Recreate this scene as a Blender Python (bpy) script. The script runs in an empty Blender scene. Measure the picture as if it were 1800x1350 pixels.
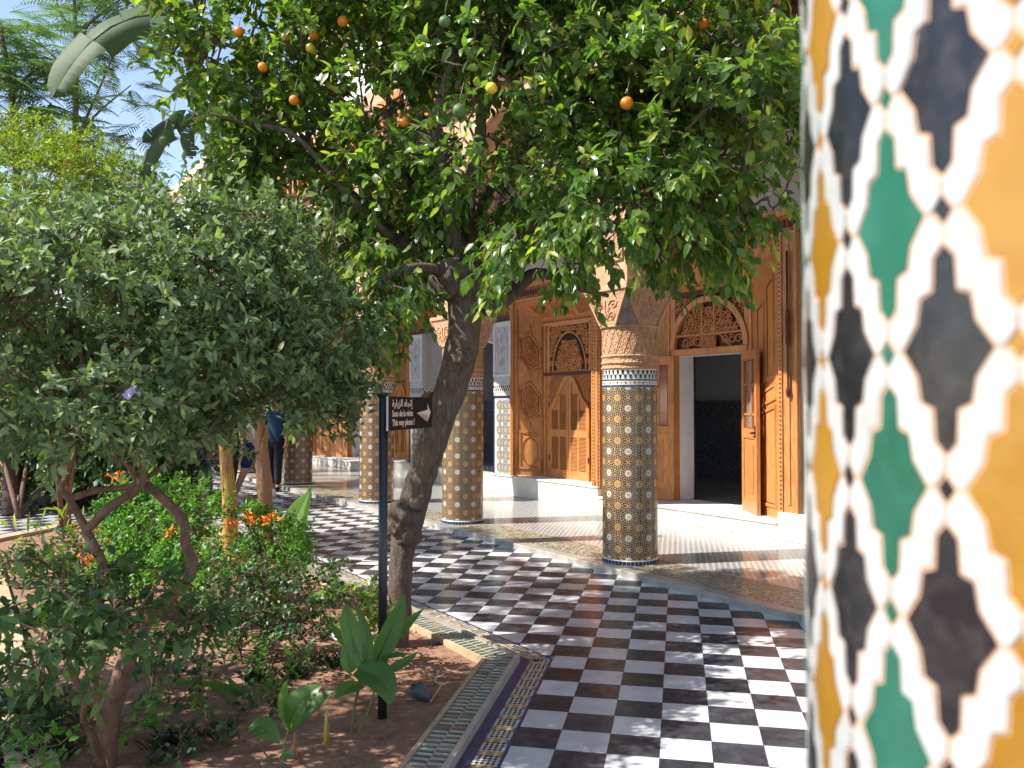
import bpy, bmesh, math, random
import numpy as np
from mathutils import Vector, Matrix, noise
random.seed(7); rng = np.random.default_rng(7)
R = math.radians
sc = bpy.context.scene
C = sc.collection
# ------------------------------------------------------------------ camera
CAM_H, FPX, PITCH = 1.6, 1465.0, R(1.42)
cd = bpy.data.cameras.new('camera'); cam = bpy.data.objects.new('camera', cd); C.objects.link(cam)
cam.location = (0, 0, CAM_H); cam.rotation_euler = (R(90) + PITCH, 0, 0)
cd.sensor_width = 36; cd.lens = 36 * FPX / 1800; cd.clip_start = .02; cd.clip_end = 400
cd.dof.use_dof = True; cd.dof.focus_distance = 7.5; cd.dof.aperture_fstop = 6.0
sc.camera = cam
# ------------------------------------------------------------------ sky, sun, exposure
SUN_EL = R(47); SUN_AZ = (-.977, -.21)
w = bpy.data.worlds.new('World'); sc.world = w; w.use_nodes = True
nt = w.node_tree; nt.nodes.clear()
sky = nt.nodes.new('ShaderNodeTexSky'); sky.sky_type = 'NISHITA'; sky.sun_disc = False
sky.sun_elevation = SUN_EL; sky.sun_rotation = math.atan2(SUN_AZ[0], SUN_AZ[1]) % (2 * math.pi)
sky.altitude = 1500; sky.air_density = 1.0; sky.dust_density = .1; sky.ozone_density = 2.0
bg = nt.nodes.new('ShaderNodeBackground'); bg.inputs[1].default_value = .15
wo = nt.nodes.new('ShaderNodeOutputWorld')
wb = nt.nodes.new('ShaderNodeMix'); wb.data_type = 'RGBA'; wb.blend_type = 'MULTIPLY'; wb.inputs['Factor'].default_value = 1; wb.inputs['B'].default_value = (1.17, .985, .865, 1)   # the camera's white balance
nt.links.new(sky.outputs[0], wb.inputs['A']); nt.links.new(wb.outputs['Result'], bg.inputs[0]); nt.links.new(bg.outputs[0], wo.inputs[0])
sd = bpy.data.lights.new('sun', 'SUN'); sun = bpy.data.objects.new('sun', sd); C.objects.link(sun)
sd.energy = 4.4; sd.angle = R(.53); sd.color = (1, .95, .87)
_d = Vector((-SUN_AZ[0] * math.cos(SUN_EL), -SUN_AZ[1] * math.cos(SUN_EL), -math.sin(SUN_EL)))
sun.rotation_euler = _d.to_track_quat('-Z', 'Y').to_euler(); sun.location = (-10, -2, 12)
sc.view_settings.view_transform = 'Standard'; sc.view_settings.look = 'None'
sc.view_settings.exposure = 1.10; sc.view_settings.gamma = 1; sc.view_settings.use_curve_mapping = False
sc.cycles.max_bounces = 8; sc.cycles.diffuse_bounces = 4; sc.cycles.glossy_bounces = 3
sc.cycles.transmission_bounces = 6; sc.cycles.transparent_max_bounces = 6
sc.cycles.use_denoising = True; sc.cycles.sample_clamp_indirect = 8
# ------------------------------------------------------------------ frames of reference
HS = R(-33.73)                                 # heading of the gallery (s runs along it, t across it towards the building)
SV = Vector((math.sin(HS), math.cos(HS), 0)); TV = Vector((math.cos(HS), -math.sin(HS), 0))
ROT = math.atan2(TV.y, TV.x)                   # local (x, y) = (t, s)
def W(t, s, z=0): return TV * t + SV * s + Vector((0, 0, z))
_fw = Vector((0, math.cos(PITCH), math.sin(PITCH))); _up = Vector((0, -math.sin(PITCH), math.cos(PITCH)))
def ray(px, py): return _fw + Vector((1, 0, 0)) * ((px - 900) / FPX) + _up * ((675 - py) / FPX)
def at(px, py, Y):
    d = ray(px, py); return Vector((0, 0, CAM_H)) + d * (Y / d.y)
def ground(px, py, z=0):
    d = ray(px, py); return Vector((0, 0, CAM_H)) + d * ((z - CAM_H) / d.z)
# ------------------------------------------------------------------ materials
def _nodes(name):
    m = bpy.data.materials.new(name); m.use_nodes = True
    n = m.node_tree.nodes; n.clear(); o = n.new('ShaderNodeOutputMaterial')
    return m, m.node_tree, n, o
def M(name, col, rough=.5, col2=None, nscale=6, stretch=(1, 1, 1), detail=5, bump=0, bscale=40, btype='noise', coat=0, spec=.5,
      rnd=0, ramp=(.35, .65), metal=0, rvar=0, dirt=None, dscale=1.5, damt=.5, local=False):
    m, t, n, o = _nodes(name); L = t.links.new
    p = n.new('ShaderNodeBsdfPrincipled'); L(p.outputs[0], o.inputs[0])
    p.inputs['Roughness'].default_value = rough; p.inputs['Metallic'].default_value = metal
    p.inputs['Coat Weight'].default_value = coat; p.inputs['Coat Roughness'].default_value = .08
    p.inputs['Specular IOR Level'].default_value = spec
    if local: pos = n.new('ShaderNodeTexCoord').outputs['Object']
    else: pos = n.new('ShaderNodeNewGeometry').outputs['Position']
    mp = n.new('ShaderNodeMapping'); mp.inputs['Scale'].default_value = stretch; L(pos, mp.inputs[0])
    oi = n.new('ShaderNodeObjectInfo')
    if rnd:
        va = n.new('ShaderNodeVectorMath'); va.operation = 'MULTIPLY_ADD'; va.inputs[1].default_value = (1, 1, 1)
        sc_ = n.new('ShaderNodeMath'); sc_.operation = 'MULTIPLY'; sc_.inputs[1].default_value = 37; L(oi.outputs['Random'], sc_.inputs[0])
        L(mp.outputs[0], va.inputs[0]); L(sc_.outputs[0], va.inputs[2]); vec = va.outputs[0]
    else: vec = mp.outputs[0]
    if col2 is not None:
        tx = n.new('ShaderNodeTexNoise'); tx.inputs['Scale'].default_value = nscale; tx.inputs['Detail'].default_value = detail
        tx.inputs['Roughness'].default_value = .6; L(vec, tx.inputs['Vector'])
        mr = n.new('ShaderNodeMapRange'); mr.inputs[1].default_value = ramp[0]; mr.inputs[2].default_value = ramp[1]
        L(tx.outputs[0], mr.inputs[0])
        mx = n.new('ShaderNodeMix'); mx.data_type = 'RGBA'; mx.inputs['A'].default_value = (*col, 1); mx.inputs['B'].default_value = (*col2, 1)
        L(mr.outputs[0], mx.inputs['Factor']); cout = mx.outputs['Result']
    else:
        rgb = n.new('ShaderNodeRGB'); rgb.outputs[0].default_value = (*col, 1); cout = rgb.outputs[0]
    if dirt is not None:
        t2 = n.new('ShaderNodeTexNoise'); t2.inputs['Scale'].default_value = dscale; t2.inputs['Detail'].default_value = 7; L(pos, t2.inputs['Vector'])
        m2 = n.new('ShaderNodeMapRange'); m2.inputs[1].default_value = .48; m2.inputs[2].default_value = .75; m2.inputs[4].default_value = damt; L(t2.outputs[0], m2.inputs[0])
        x2 = n.new('ShaderNodeMix'); x2.data_type = 'RGBA'; L(m2.outputs[0], x2.inputs['Factor']); L(cout, x2.inputs['A']); x2.inputs['B'].default_value = (*dirt, 1)
        cout = x2.outputs['Result']
    if rnd:
        hv = n.new('ShaderNodeHueSaturation'); mm = n.new('ShaderNodeMapRange'); mm.inputs[3].default_value = 1 - rnd; mm.inputs[4].default_value = 1 + rnd
        L(oi.outputs['Random'], mm.inputs[0]); L(mm.outputs[0], hv.inputs['Value']); L(cout, hv.inputs['Color']); cout = hv.outputs[0]
    L(cout, p.inputs['Base Color'])
    if rvar:
        t3 = n.new('ShaderNodeTexNoise'); t3.inputs['Scale'].default_value = 9; t3.inputs['Detail'].default_value = 6; L(vec, t3.inputs['Vector'])
        m3 = n.new('ShaderNodeMapRange'); m3.inputs[1].default_value = .3; m3.inputs[2].default_value = .75; m3.inputs[3].default_value = rough; m3.inputs[4].default_value = rough + rvar
        L(t3.outputs[0], m3.inputs[0]); L(m3.outputs[0], p.inputs['Roughness'])
    if bump:
        if btype == 'noise':
            b = n.new('ShaderNodeTexNoise'); b.inputs['Scale'].default_value = bscale; b.inputs['Detail'].default_value = 6; bo = b.outputs[0]
        else:
            b = n.new('ShaderNodeTexVoronoi'); b.inputs['Scale'].default_value = bscale
            if btype == 'edge': b.feature = 'DISTANCE_TO_EDGE'
            bo = b.outputs[0]
        L(vec, b.inputs['Vector'])
        bp = n.new('ShaderNodeBump'); bp.inputs['Strength'].default_value = bump; bp.inputs['Distance'].default_value = .02
        L(bo, bp.inputs['Height']); L(bp.outputs[0], p.inputs['Normal'])
    return m
def leafmat(name, c1, c2, c3, rough=.38, trans=.35, spec=.5):
    """c1..c2: old to middling leaves, c3: the few young ones; the tint is a random number per leaf"""
    m, t, n, o = _nodes(name); L = t.links.new
    a = n.new('ShaderNodeAttribute'); a.attribute_name = 'tint'; oi = n.new('ShaderNodeObjectInfo')
    ad = n.new('ShaderNodeMath'); L(a.outputs['Fac'], ad.inputs[0]); L(oi.outputs['Random'], ad.inputs[1])
    fr = n.new('ShaderNodeMath'); fr.operation = 'FRACT'; L(ad.outputs[0], fr.inputs[0])
    r = n.new('ShaderNodeValToRGB'); e = r.color_ramp.elements
    e[0].position = 0; e[0].color = (*c1, 1); e[1].position = .8; e[1].color = (*c2, 1)
    e2 = e.new(1.0); e2.color = (*c3, 1)
    L(fr.outputs[0], r.inputs[0])
    p = n.new('ShaderNodeBsdfPrincipled'); p.inputs['Roughness'].default_value = rough; p.inputs['Specular IOR Level'].default_value = spec
    tr = n.new('ShaderNodeBsdfTranslucent'); mx = n.new('ShaderNodeMixShader'); mx.inputs[0].default_value = trans
    br = n.new('ShaderNodeMix'); br.data_type = 'RGBA'; br.blend_type = 'MULTIPLY'; br.inputs['Factor'].default_value = 1; br.inputs['B'].default_value = (1.5, 1.7, .55, 1)
    L(r.outputs[0], p.inputs['Base Color']); L(r.outputs[0], br.inputs['A']); L(br.outputs['Result'], tr.inputs[0])
    L(p.outputs[0], mx.inputs[1]); L(tr.outputs[0], mx.inputs[2]); L(mx.outputs[0], o.inputs[0])
    return m
def cellmat(name, au, av, cols, grout, duty=(.62, .55), stagger=0, rot=0., rough=.15):
    """small tiles in rows: a dark bar per cell on a pale ground, the colour drawn at random per cell"""
    m, t, n, o = _nodes(name); L = t.links.new
    def mth(op, a, b=None):
        q = n.new('ShaderNodeMath'); q.operation = op
        for i, v in enumerate((a, b)):
            if v is None: continue
            if isinstance(v, (int, float)): q.inputs[i].default_value = v
            else: L(v, q.inputs[i])
        return q.outputs[0]
    g = n.new('ShaderNodeNewGeometry'); mp = n.new('ShaderNodeMapping'); mp.inputs['Rotation'].default_value = (0, 0, rot); L(g.outputs['Position'], mp.inputs[0])
    sx = n.new('ShaderNodeSeparateXYZ'); L(mp.outputs[0], sx.inputs[0])
    u = mth('DIVIDE', sx.outputs[0], au); v = mth('DIVIDE', sx.outputs[1], av)
    ju = mth('FLOOR', u); v = mth('ADD', v, mth('MULTIPLY', mth('MODULO', ju, 2.0), stagger))
    jv = mth('FLOOR', v)
    inu = mth('LESS_THAN', mth('FRACT', u), duty[0]); inv = mth('LESS_THAN', mth('FRACT', v), duty[1])
    msk = mth('MULTIPLY', inu, inv)
    cv = n.new('ShaderNodeCombineXYZ'); L(ju, cv.inputs[0]); L(jv, cv.inputs[1])
    wn = n.new('ShaderNodeTexWhiteNoise'); L(cv.outputs[0], wn.inputs[0])
    r = n.new('ShaderNodeValToRGB'); r.color_ramp.interpolation = 'CONSTANT'; e = r.color_ramp.elements
    e[0].position = 0; e[0].color = (*cols[0][1], 1)
    e.remove(e[1]); acc = cols[0][0]
    for wgt, c in cols[1:]:
        q = e.new(acc); q.color = (*c, 1); acc += wgt
    L(wn.outputs[0], r.inputs[0])
    mx = n.new('ShaderNodeMix'); mx.data_type = 'RGBA'; L(msk, mx.inputs['Factor']); mx.inputs['A'].default_value = (*grout, 1); L(r.outputs[0], mx.inputs['B'])
    p = n.new('ShaderNodeBsdfPrincipled'); p.inputs['Roughness'].default_value = rough; L(mx.outputs['Result'], p.inputs['Base Color']); L(p.outputs[0], o.inputs[0])
    bp = n.new('ShaderNodeBump'); bp.inputs['Strength'].default_value = .15; bp.inputs['Distance'].default_value = .003; L(msk, bp.inputs['Height']); L(bp.outputs[0], p.inputs['Normal'])
    return m
WOOD = M('varnished_cedar', (.60, .265, .085), .36, (.41, .155, .043), 5, (9, 9, 1.1), 6, bump=.12, bscale=30, spec=.45, rnd=.10, dirt=(.16, .04, .010), dscale=2.2, damt=.35)
WOODL = M('varnished_cedar_light', (.63, .275, .085), .34, (.47, .175, .048), 5, (9, 9, 1.1), 6, bump=.1, bscale=30, rnd=.10)
WOODD = M('carved_cedar', (.48, .18, .05), .45, (.26, .08, .02), 18, (1, 1, 1), 5, bump=.9, bscale=38, btype='voronoi', rnd=.08)
WOODK = M('dark_painted_cedar', (.11, .028, .012), .5, (.055, .014, .008), 6, (6, 6, 1), 5, bump=.3, bscale=40)
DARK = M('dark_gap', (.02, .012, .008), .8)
PLASTER = M('rose_plaster', (.60, .36, .215), .8, (.47, .26, .14), 7, bump=.25, bscale=40, dirt=(.30, .16, .09), dscale=4, damt=.5)
CARVED = M('carved_rose_plaster', (.60, .35, .20), .8, (.44, .235, .125), 22, bump=1.0, bscale=34, btype='edge', dirt=(.32, .17, .09), dscale=6, damt=.5)
GREYCARVE = M('worn_grey_carving', (.36, .30, .26), .85, (.2, .16, .13), 14, bump=1.0, bscale=30, btype='edge')
WHITEP = M('carved_white_plaster', (.66, .66, .68), .75, (.48, .48, .52), 26, bump=1.0, bscale=42, btype='edge')
WHITES = M('white_plaster', (.74, .73, .72), .75, (.64, .63, .63), 4, bump=.05, bscale=30)
CREAM = M('cream_render', (.74, .58, .42), .85, (.66, .50, .34), 2.5, bump=.1, bscale=25, dirt=(.5, .36, .24), dscale=.8, damt=.4)
GREYW = M('gallery_grey_plaster', (.50, .48, .46), .85, (.42, .40, .38), 2, bump=.06, bscale=20)
GREYD = M('room_grey_paint', (.66, .68, .72), .8)
STONE = M('plinth_marble', (.74, .70, .62), .3, (.62, .57, .48), 5, bump=.04, rnd=.07, dirt=(.55, .43, .28), dscale=5, damt=.55)
KERBM = M('kerb_marble', (.44, .41, .36), .28, (.33, .30, .26), 7, bump=.06, rnd=.08, dirt=(.32, .27, .22), dscale=4, damt=.5)
WTILE = M('white_marble_tile', (.62, .62, .62), .13, (.49, .49, .51), 7, (1, 1.6, 1), 8, rnd=.11, ramp=(.42, .75), rvar=.16, bump=.012, bscale=4, dirt=(.36, .33, .30), dscale=9, damt=.4)
BTILE = M('black_marble_tile', (.027, .029, .037), .15, (.046, .048, .058), 12, rnd=.3, rvar=.2, bump=.012, bscale=4, dirt=(.12, .12, .13), dscale=11, damt=.5, spec=.2)
JOINT = M('floor_joint', (.30, .28, .26), .7, (.2, .18, .17), 30)
SOIL = M('red_earth', (.32, .175, .112), .95, (.19, .09, .052), 5, bump=1.0, bscale=30, dirt=(.42, .26, .17), dscale=14, damt=.7, detail=10)
BEIGE = M('beige_edging', (.52, .40, .25), .7, (.38, .28, .17), 16, bump=.15, bscale=60)
GLG = M('green_glazed_bar', (.095, .15, .115), .3, (.06, .10, .075), 25, rnd=.25)
GLW = M('pale_glazed_bar', (.46, .49, .41), .3, (.36, .38, .31), 25, rnd=.12)
GLB = M('bare_clay_bar', (.36, .235, .155), .7, (.27, .17, .11), 25, rnd=.2)
BLUE = M('cobalt_tile', (.010, .045, .15), .2, (.009, .022, .09), 18, rnd=.2, dirt=(.07, .10, .18), dscale=22, damt=.35)
ZB = M('zellige_black', (.014, .014, .018), .18); ZG = M('zellige_green', (.02, .115, .085), .2); ZY = M('zellige_amber', (.50, .33, .10), .2)
ZW = M('zellige_white', (.62, .61, .56), .2); ZN = M('zellige_navy', (.02, .03, .12), .2); ZO = M('zellige_ochre', (.36, .18, .06), .3)
ZBASE = M('zellige_ground', (.47, .32, .17), .25, (.40, .23, .09), 30)
ZBASE2 = M('zellige_pale_ground', (.56, .53, .46), .35, (.46, .42, .36), 40)
NB = M('near_tile_black', (.009, .0085, .011), .22, (.016, .015, .017), 30, rnd=.3, bump=.06, bscale=40, dirt=(.05, .046, .045), dscale=70, damt=.6)
NG = M('near_tile_green', (.022, .115, .075), .26, (.011, .100, .056), 14, rnd=.16, bump=.06, bscale=40, dirt=(.03, .16, .11), dscale=45, damt=.5)
NY = M('near_tile_amber', (.31, .158, .022), .26, (.28, .135, .007), 14, rnd=.15, bump=.06, bscale=40, dirt=(.26, .11, .01), dscale=45, damt=.6)
NW = M('near_tile_white', (.44, .425, .415), .24, (.37, .405, .385), 20, rnd=.09, bump=.06, bscale=40, dirt=(.36, .28, .22), dscale=55, damt=.35)
NGROUT = M('near_tile_grout', (.56, .36, .24), .8, (.48, .30, .20), 60)
BARK = M('orange_bark', (.200, .142, .104), .9, (.085, .057, .042), 9, (5, 5, 1.2), 9, bump=1.0, bscale=34, dirt=(.17, .13, .10), dscale=7, damt=.5)
BARK2 = M('shrub_bark', (.22, .13, .085), .9, (.13, .072, .046), 10, (3, 3, 1.5), 7, bump=.5, bscale=35)
BARK3 = M('far_bark', (.13, .085, .06), .9, (.07, .045, .03), 10)
METAL = M('black_painted_steel', (.018, .019, .023), .38)
SIGNM = M('brown_sign_face', (.024, .0115, .0125), .7, (.018, .0095, .0105), 5, spec=.12)
SIGNT = M('sign_lettering', (.72, .58, .47), .5); SIGNE = M('sign_pale_edge', (.55, .48, .46), .4)
ORANGE = M('ripe_orange', (.80, .25, .015), .42, (.70, .19, .01), 8, bump=.2, bscale=120); UNRIPE = M('unripe_orange', (.085, .17, .035), .5, (.06, .125, .028), 8, bump=.2, bscale=120)
LEMON = M('yellow_orange', (.75, .52, .03), .42, (.6, .45, .03), 8, bump=.2, bscale=120)
LO = leafmat('orange_leaf', (.050, .112, .026), (.155, .245, .050), (.38, .41, .07), .32, .46)
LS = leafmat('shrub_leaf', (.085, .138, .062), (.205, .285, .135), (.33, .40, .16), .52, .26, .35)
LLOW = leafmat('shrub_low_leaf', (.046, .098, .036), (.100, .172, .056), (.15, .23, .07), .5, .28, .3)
LB = leafmat('bright_bush_leaf', (.06, .18, .022), (.13, .30, .035), (.2, .36, .05), .45, .38)
LY = leafmat('yellow_bush_leaf', (.12, .20, .025), (.24, .33, .04), (.45, .42, .04), .5, .4)
LF = leafmat('feathery_leaf', (.06, .13, .05), (.12, .21, .075), (.16, .27, .09), .55, .4)
LD = leafmat('dark_bush_leaf', (.03, .07, .025), (.065, .125, .04), (.1, .16, .05), .45, .3)
LBIG = leafmat('broad_leaf', (.075, .165, .035), (.125, .235, .05), (.15, .29, .07), .38, .4)
LBAN = leafmat('banana_leaf', (.050, .088, .036), (.068, .110, .048), (.09, .14, .06), .6, .15, .2)
GRASSM = leafmat('dark_grass_blade', (.014, .035, .02), (.03, .06, .03), (.06, .10, .04), .5, .2)
FLO = M('orange_petal', (.95, .33, .03), .5, (.9, .22, .02), 30); FLL = M('lilac_petal', (.50, .40, .66), .6); FLY = M('yellow_petal', (.75, .50, .02), .6)
STEMG = M('green_stem', (.16, .19, .06), .6, (.11, .12, .05), 20); STEMY = M('yellow_stem', (.50, .36, .07), .55, (.42, .22, .05), 4, (1, 1, .3)); STEMP = M('pink_brown_stem', (.30, .17, .115), .7, (.36, .17, .06), 5)
GFLOOR = cellmat('gallery_floor_tiles', .056, .056, [(.74, (.15, .15, .165)), (.14, (.13, .16, .15)), (.12, (.28, .22, .15))], (.50, .48, .46), (.60, .54), .5, R(11.27), .16)
GBAND = cellmat('gallery_band_tiles', .024, .024, [(.3, (.34, .21, .07)), (.25, (.06, .13, .10)), (.25, (.45, .42, .36)), (.2, (.05, .05, .06))], (.36, .31, .24), (.86, .86), .5, R(-33.73), .34)
ROOMT = M('room_dado_tiles', (.07, .09, .14), .3, (.30, .31, .34), 45, ramp=(.5, .52), detail=1)
# ------------------------------------------------------------------ mesh helpers
class MB:
    def __init__(s): s.v = []; s.f = []; s.m = []; s.mats = []; s.sm = []
    def mi(s, m):
        if m not in s.mats: s.mats.append(m)
        return s.mats.index(m)
    def add(s, vs, fs, m, smooth=False):
        k = len(s.v); i = s.mi(m); s.v += [tuple(v) for v in vs]
        for f in fs: s.f.append(tuple(k + a for a in f)); s.m.append(i); s.sm.append(smooth)
    def box(s, x0, x1, y0, y1, z0, z1, m, bev=0):
        if bev:
            bm = bmesh.new(); bmesh.ops.create_cube(bm, size=1)
            for v in bm.verts: v.co = Vector(((x0 + x1) / 2 + v.co.x * (x1 - x0), (y0 + y1) / 2 + v.co.y * (y1 - y0), (z0 + z1) / 2 + v.co.z * (z1 - z0)))
            bmesh.ops.bevel(bm, geom=bm.edges[:], offset=bev, segments=1, affect='EDGES')
            s.bm(bm, m); bm.free(); return
        vs = [(x, y, z) for z in (z0, z1) for y in (y0, y1) for x in (x0, x1)]
        s.add(vs, [(0, 2, 3, 1), (4, 5, 7, 6), (0, 1, 5, 4), (2, 6, 7, 3), (0, 4, 6, 2), (1, 3, 7, 5)], m)
    def bm(s, bm, m, smooth=False):
        bm.verts.index_update(); s.add([v.co for v in bm.verts], [[v.index for v in f.verts] for f in bm.faces], m, smooth)
    def quad(s, a, b, c, d, m): s.add([a, b, c, d], [(0, 1, 2, 3)], m)
    def prism(s, lo, hi, m, caps=True):
        n = len(lo); fs = [(i, (i + 1) % n, n + (i + 1) % n, n + i) for i in range(n)]
        if caps: fs += [tuple(range(n))[::-1], tuple(range(n, 2 * n))]
        s.add(list(lo) + list(hi), fs, m)
    def tube(s, pts, rad, m, n=8, cap=True, jit=0):
        pts = [Vector(p) for p in pts]; K = len(pts)
        if not hasattr(rad, '__len__'): rad = [rad] * K
        t0 = (pts[1] - pts[0]).normalized(); u = t0.orthogonal().normalized(); vs = []
        for i, p in enumerate(pts):
            t = (pts[min(i + 1, K - 1)] - pts[max(i - 1, 0)]).normalized()
            u = (u - t * u.dot(t)); u = u.normalized() if u.length > 1e-6 else t.orthogonal().normalized()
            b = t.cross(u)
            for k in range(n):
                a = 2 * math.pi * k / n; q = p + (u * math.cos(a) + b * math.sin(a)) * rad[i]
                if jit: q += (q - p) * (jit * noise.noise(q * (1.2 / max(rad[i], .02))) )
                vs.append(q)
        fs = [(i * n + k, i * n + (k + 1) % n, (i + 1) * n + (k + 1) % n, (i + 1) * n + k) for i in range(K - 1) for k in range(n)]
        if cap: fs += [tuple(range(n))[::-1], tuple(range((K - 1) * n, K * n))]
        s.add(vs, fs, m, True)
    def ring(s, prof, m, n=32, smooth=False, cap=False):
        """surface of revolution about z, prof = [(r, z)]"""
        vs = [(r * math.cos(2 * math.pi * k / n), r * math.sin(2 * math.pi * k / n), z) for r, z in prof for k in range(n)]
        fs = [(i * n + k, i * n + (k + 1) % n, (i + 1) * n + (k + 1) % n, (i + 1) * n + k) for i in range(len(prof) - 1) for k in range(n)]
        if cap: fs.append(tuple(range((len(prof) - 1) * n, len(prof) * n)))
        s.add(vs, fs, m, smooth)
    def mesh(s, name):
        me = bpy.data.meshes.new(name); me.from_pydata(s.v, [], s.f)
        for m in s.mats: me.materials.append(m)
        me.polygons.foreach_set('material_index', s.m); me.polygons.foreach_set('use_smooth', s.sm); me.update(); return me
def link(name, data, parent=None, loc=(0, 0, 0), rotz=0, kind=None, label=None):
    o = bpy.data.objects.new(name, data); C.objects.link(o); o.location = loc; o.rotation_euler = (0, 0, rotz)
    if parent: o.parent = parent
    if kind: o['kind'] = kind
    if label: o['label'] = label
    return o
def part(name, mb, parent, kind=None, label=None, loc=(0, 0, 0)):
    return link(name, mb.mesh(name) if isinstance(mb, MB) else mb, parent, loc, 0, kind, label)
def thing(name, label, cat, loc=(0, 0, 0), rotz=0, group=None):
    o = link(name, None, None, loc, rotz); tag(o, label, cat, group); o.empty_display_size = .2; return o
def tag(o, label, cat, group=None):
    o['label'] = label; o['category'] = cat
    if group: o['group'] = group
    return o
def structure(name, mb, label=None, cat=None):
    o = link(name, mb.mesh(name) if mb else None); o['kind'] = 'structure'
    if label: o['label'] = label
    if cat: o['category'] = cat
    return o
def dup(root, loc, rotz, label, group=None):
    r = root.copy(); C.objects.link(r); r.location = loc; r.rotation_euler = (0, 0, rotz); r['label'] = label
    if group: r['group'] = group
    for ch in list(root.children):
        c = ch.copy(); C.objects.link(c); c.parent = r
        for g in ch.children:
            d = g.copy(); C.objects.link(d); d.parent = c
    return r
def spline(pts, k=6):
    pts = [Vector(p) for p in pts]; q = [pts[0] * 2 - pts[1]] + pts + [pts[-1] * 2 - pts[-2]]; out = []
    for i in range(1, len(q) - 2):
        for j in range(k):
            t = j / k; a, b, c, d = q[i - 1:i + 3]
            out.append(.5 * ((2 * b) + (c - a) * t + (2 * a - 5 * b + 4 * c - d) * t * t + (3 * b - a - 3 * c + d) * t ** 3))
    return out + [pts[-1]]
def lerpl(vals, n):
    x = np.linspace(0, len(vals) - 1, n); return list(np.interp(x, range(len(vals)), vals))
# ---- foliage
LT = np.array([(0, 0, 0), (.36, .5, .07), (.36, 0, .015), (.36, -.5, .07), (.72, .34, .02), (.72, 0, -.03), (.72, -.34, .02), (1, 0, -.12)])
LFC = [(0, 2, 1), (0, 3, 2), (1, 2, 5, 4), (2, 3, 6, 5), (4, 5, 7), (5, 6, 7)]
def leaf_frames(d, nrm):
    d = d / np.linalg.norm(d, axis=1, keepdims=True)
    s = np.cross(nrm, d); l = np.linalg.norm(s, axis=1, keepdims=True); s = np.where(l > 1e-5, s / np.maximum(l, 1e-5), np.array([[1., 0, 0]]))
    return d, s, np.cross(d, s)
def leaves_mesh(name, pos, d, nrm, L, Wd, mat, tint=None, flat=False):
    d, s, n = leaf_frames(d, nrm); N = len(pos)
    if flat: T = np.array([(0, 0, 0), (.45, .5, .05), (1, 0, -.05), (.45, -.5, .05)]); F = [(0, 3, 2, 1)]
    else: T, F = LT, LFC
    V = pos[:, None] + T[None, :, 0, None] * L[:, None, None] * d[:, None] + T[None, :, 1, None] * Wd[:, None, None] * s[:, None] + T[None, :, 2, None] * L[:, None, None] * n[:, None]
    k = len(T); fs = []
    for b in range(0, N * k, k): fs += [tuple(b + a for a in f) for f in F]
    me = bpy.data.meshes.new(name); me.from_pydata(V.reshape(-1, 3).tolist(), [], fs); me.materials.append(mat)
    at_ = me.attributes.new('tint', 'FLOAT', 'POINT')
    if tint is None: tint = rng.random(N)
    at_.data.foreach_set('value', np.repeat(tint, k).astype(np.float32))
    me.polygons.foreach_set('use_smooth', [True] * len(me.polygons))
    me.update(); return me
_unit = {}
def single_leaves(parent, pos, d, nrm, L, Wd, mat, name='leaf'):
    """each of these leaves an object of its own; they share one mesh"""
    key = mat.name
    if key not in _unit:
        me = bpy.data.meshes.new('leaf'); me.from_pydata(LT.tolist(), [], LFC); me.materials.append(mat); me.update(); _unit[key] = me
    d, s, n = leaf_frames(d, nrm); org = Vector(parent.location)
    for i in range(len(pos)):
        o = bpy.data.objects.new(name, _unit[key]); C.objects.link(o); o.parent = parent
        m = Matrix.Identity(4)
        for r in range(3): m[r][0] = d[i, r] * L[i]; m[r][1] = s[i, r] * Wd[i]; m[r][2] = n[i, r] * L[i]; m[r][3] = pos[i, r] - org[r]
        o.matrix_basis = m
def split_near(parent, pos, d, nrm, L, Wd, mat, n=300, name='foliage', **k):
    """the n leaves that show largest become parts, the rest one mass"""
    rel = pos - np.array([0, 0, CAM_H]); px = 900 + FPX * rel[:, 0] / np.maximum(rel[:, 1], .1); py = 711 - FPX * rel[:, 2] / np.maximum(rel[:, 1], .1)
    vis = (px > 10) & (px < 1400) & (py > 5) & (py < 1345) & (rel[:, 1] > .5)
    score = np.where(vis, np.linalg.norm(rel, axis=1), 1e6); idx = np.argsort(score); a = idx[:n]; b = idx[n:]
    single_leaves(parent, pos[a], d[a], nrm[a], L[a], Wd[a], mat)
    o = link(name, leaves_mesh(name, pos[b] - np.array(parent.location), d[b], nrm[b], L[b], Wd[b], mat, **k), parent, kind='stuff'); return o
def nrmz(a): return a / np.maximum(np.linalg.norm(a, axis=-1, keepdims=True), 1e-9)
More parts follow.
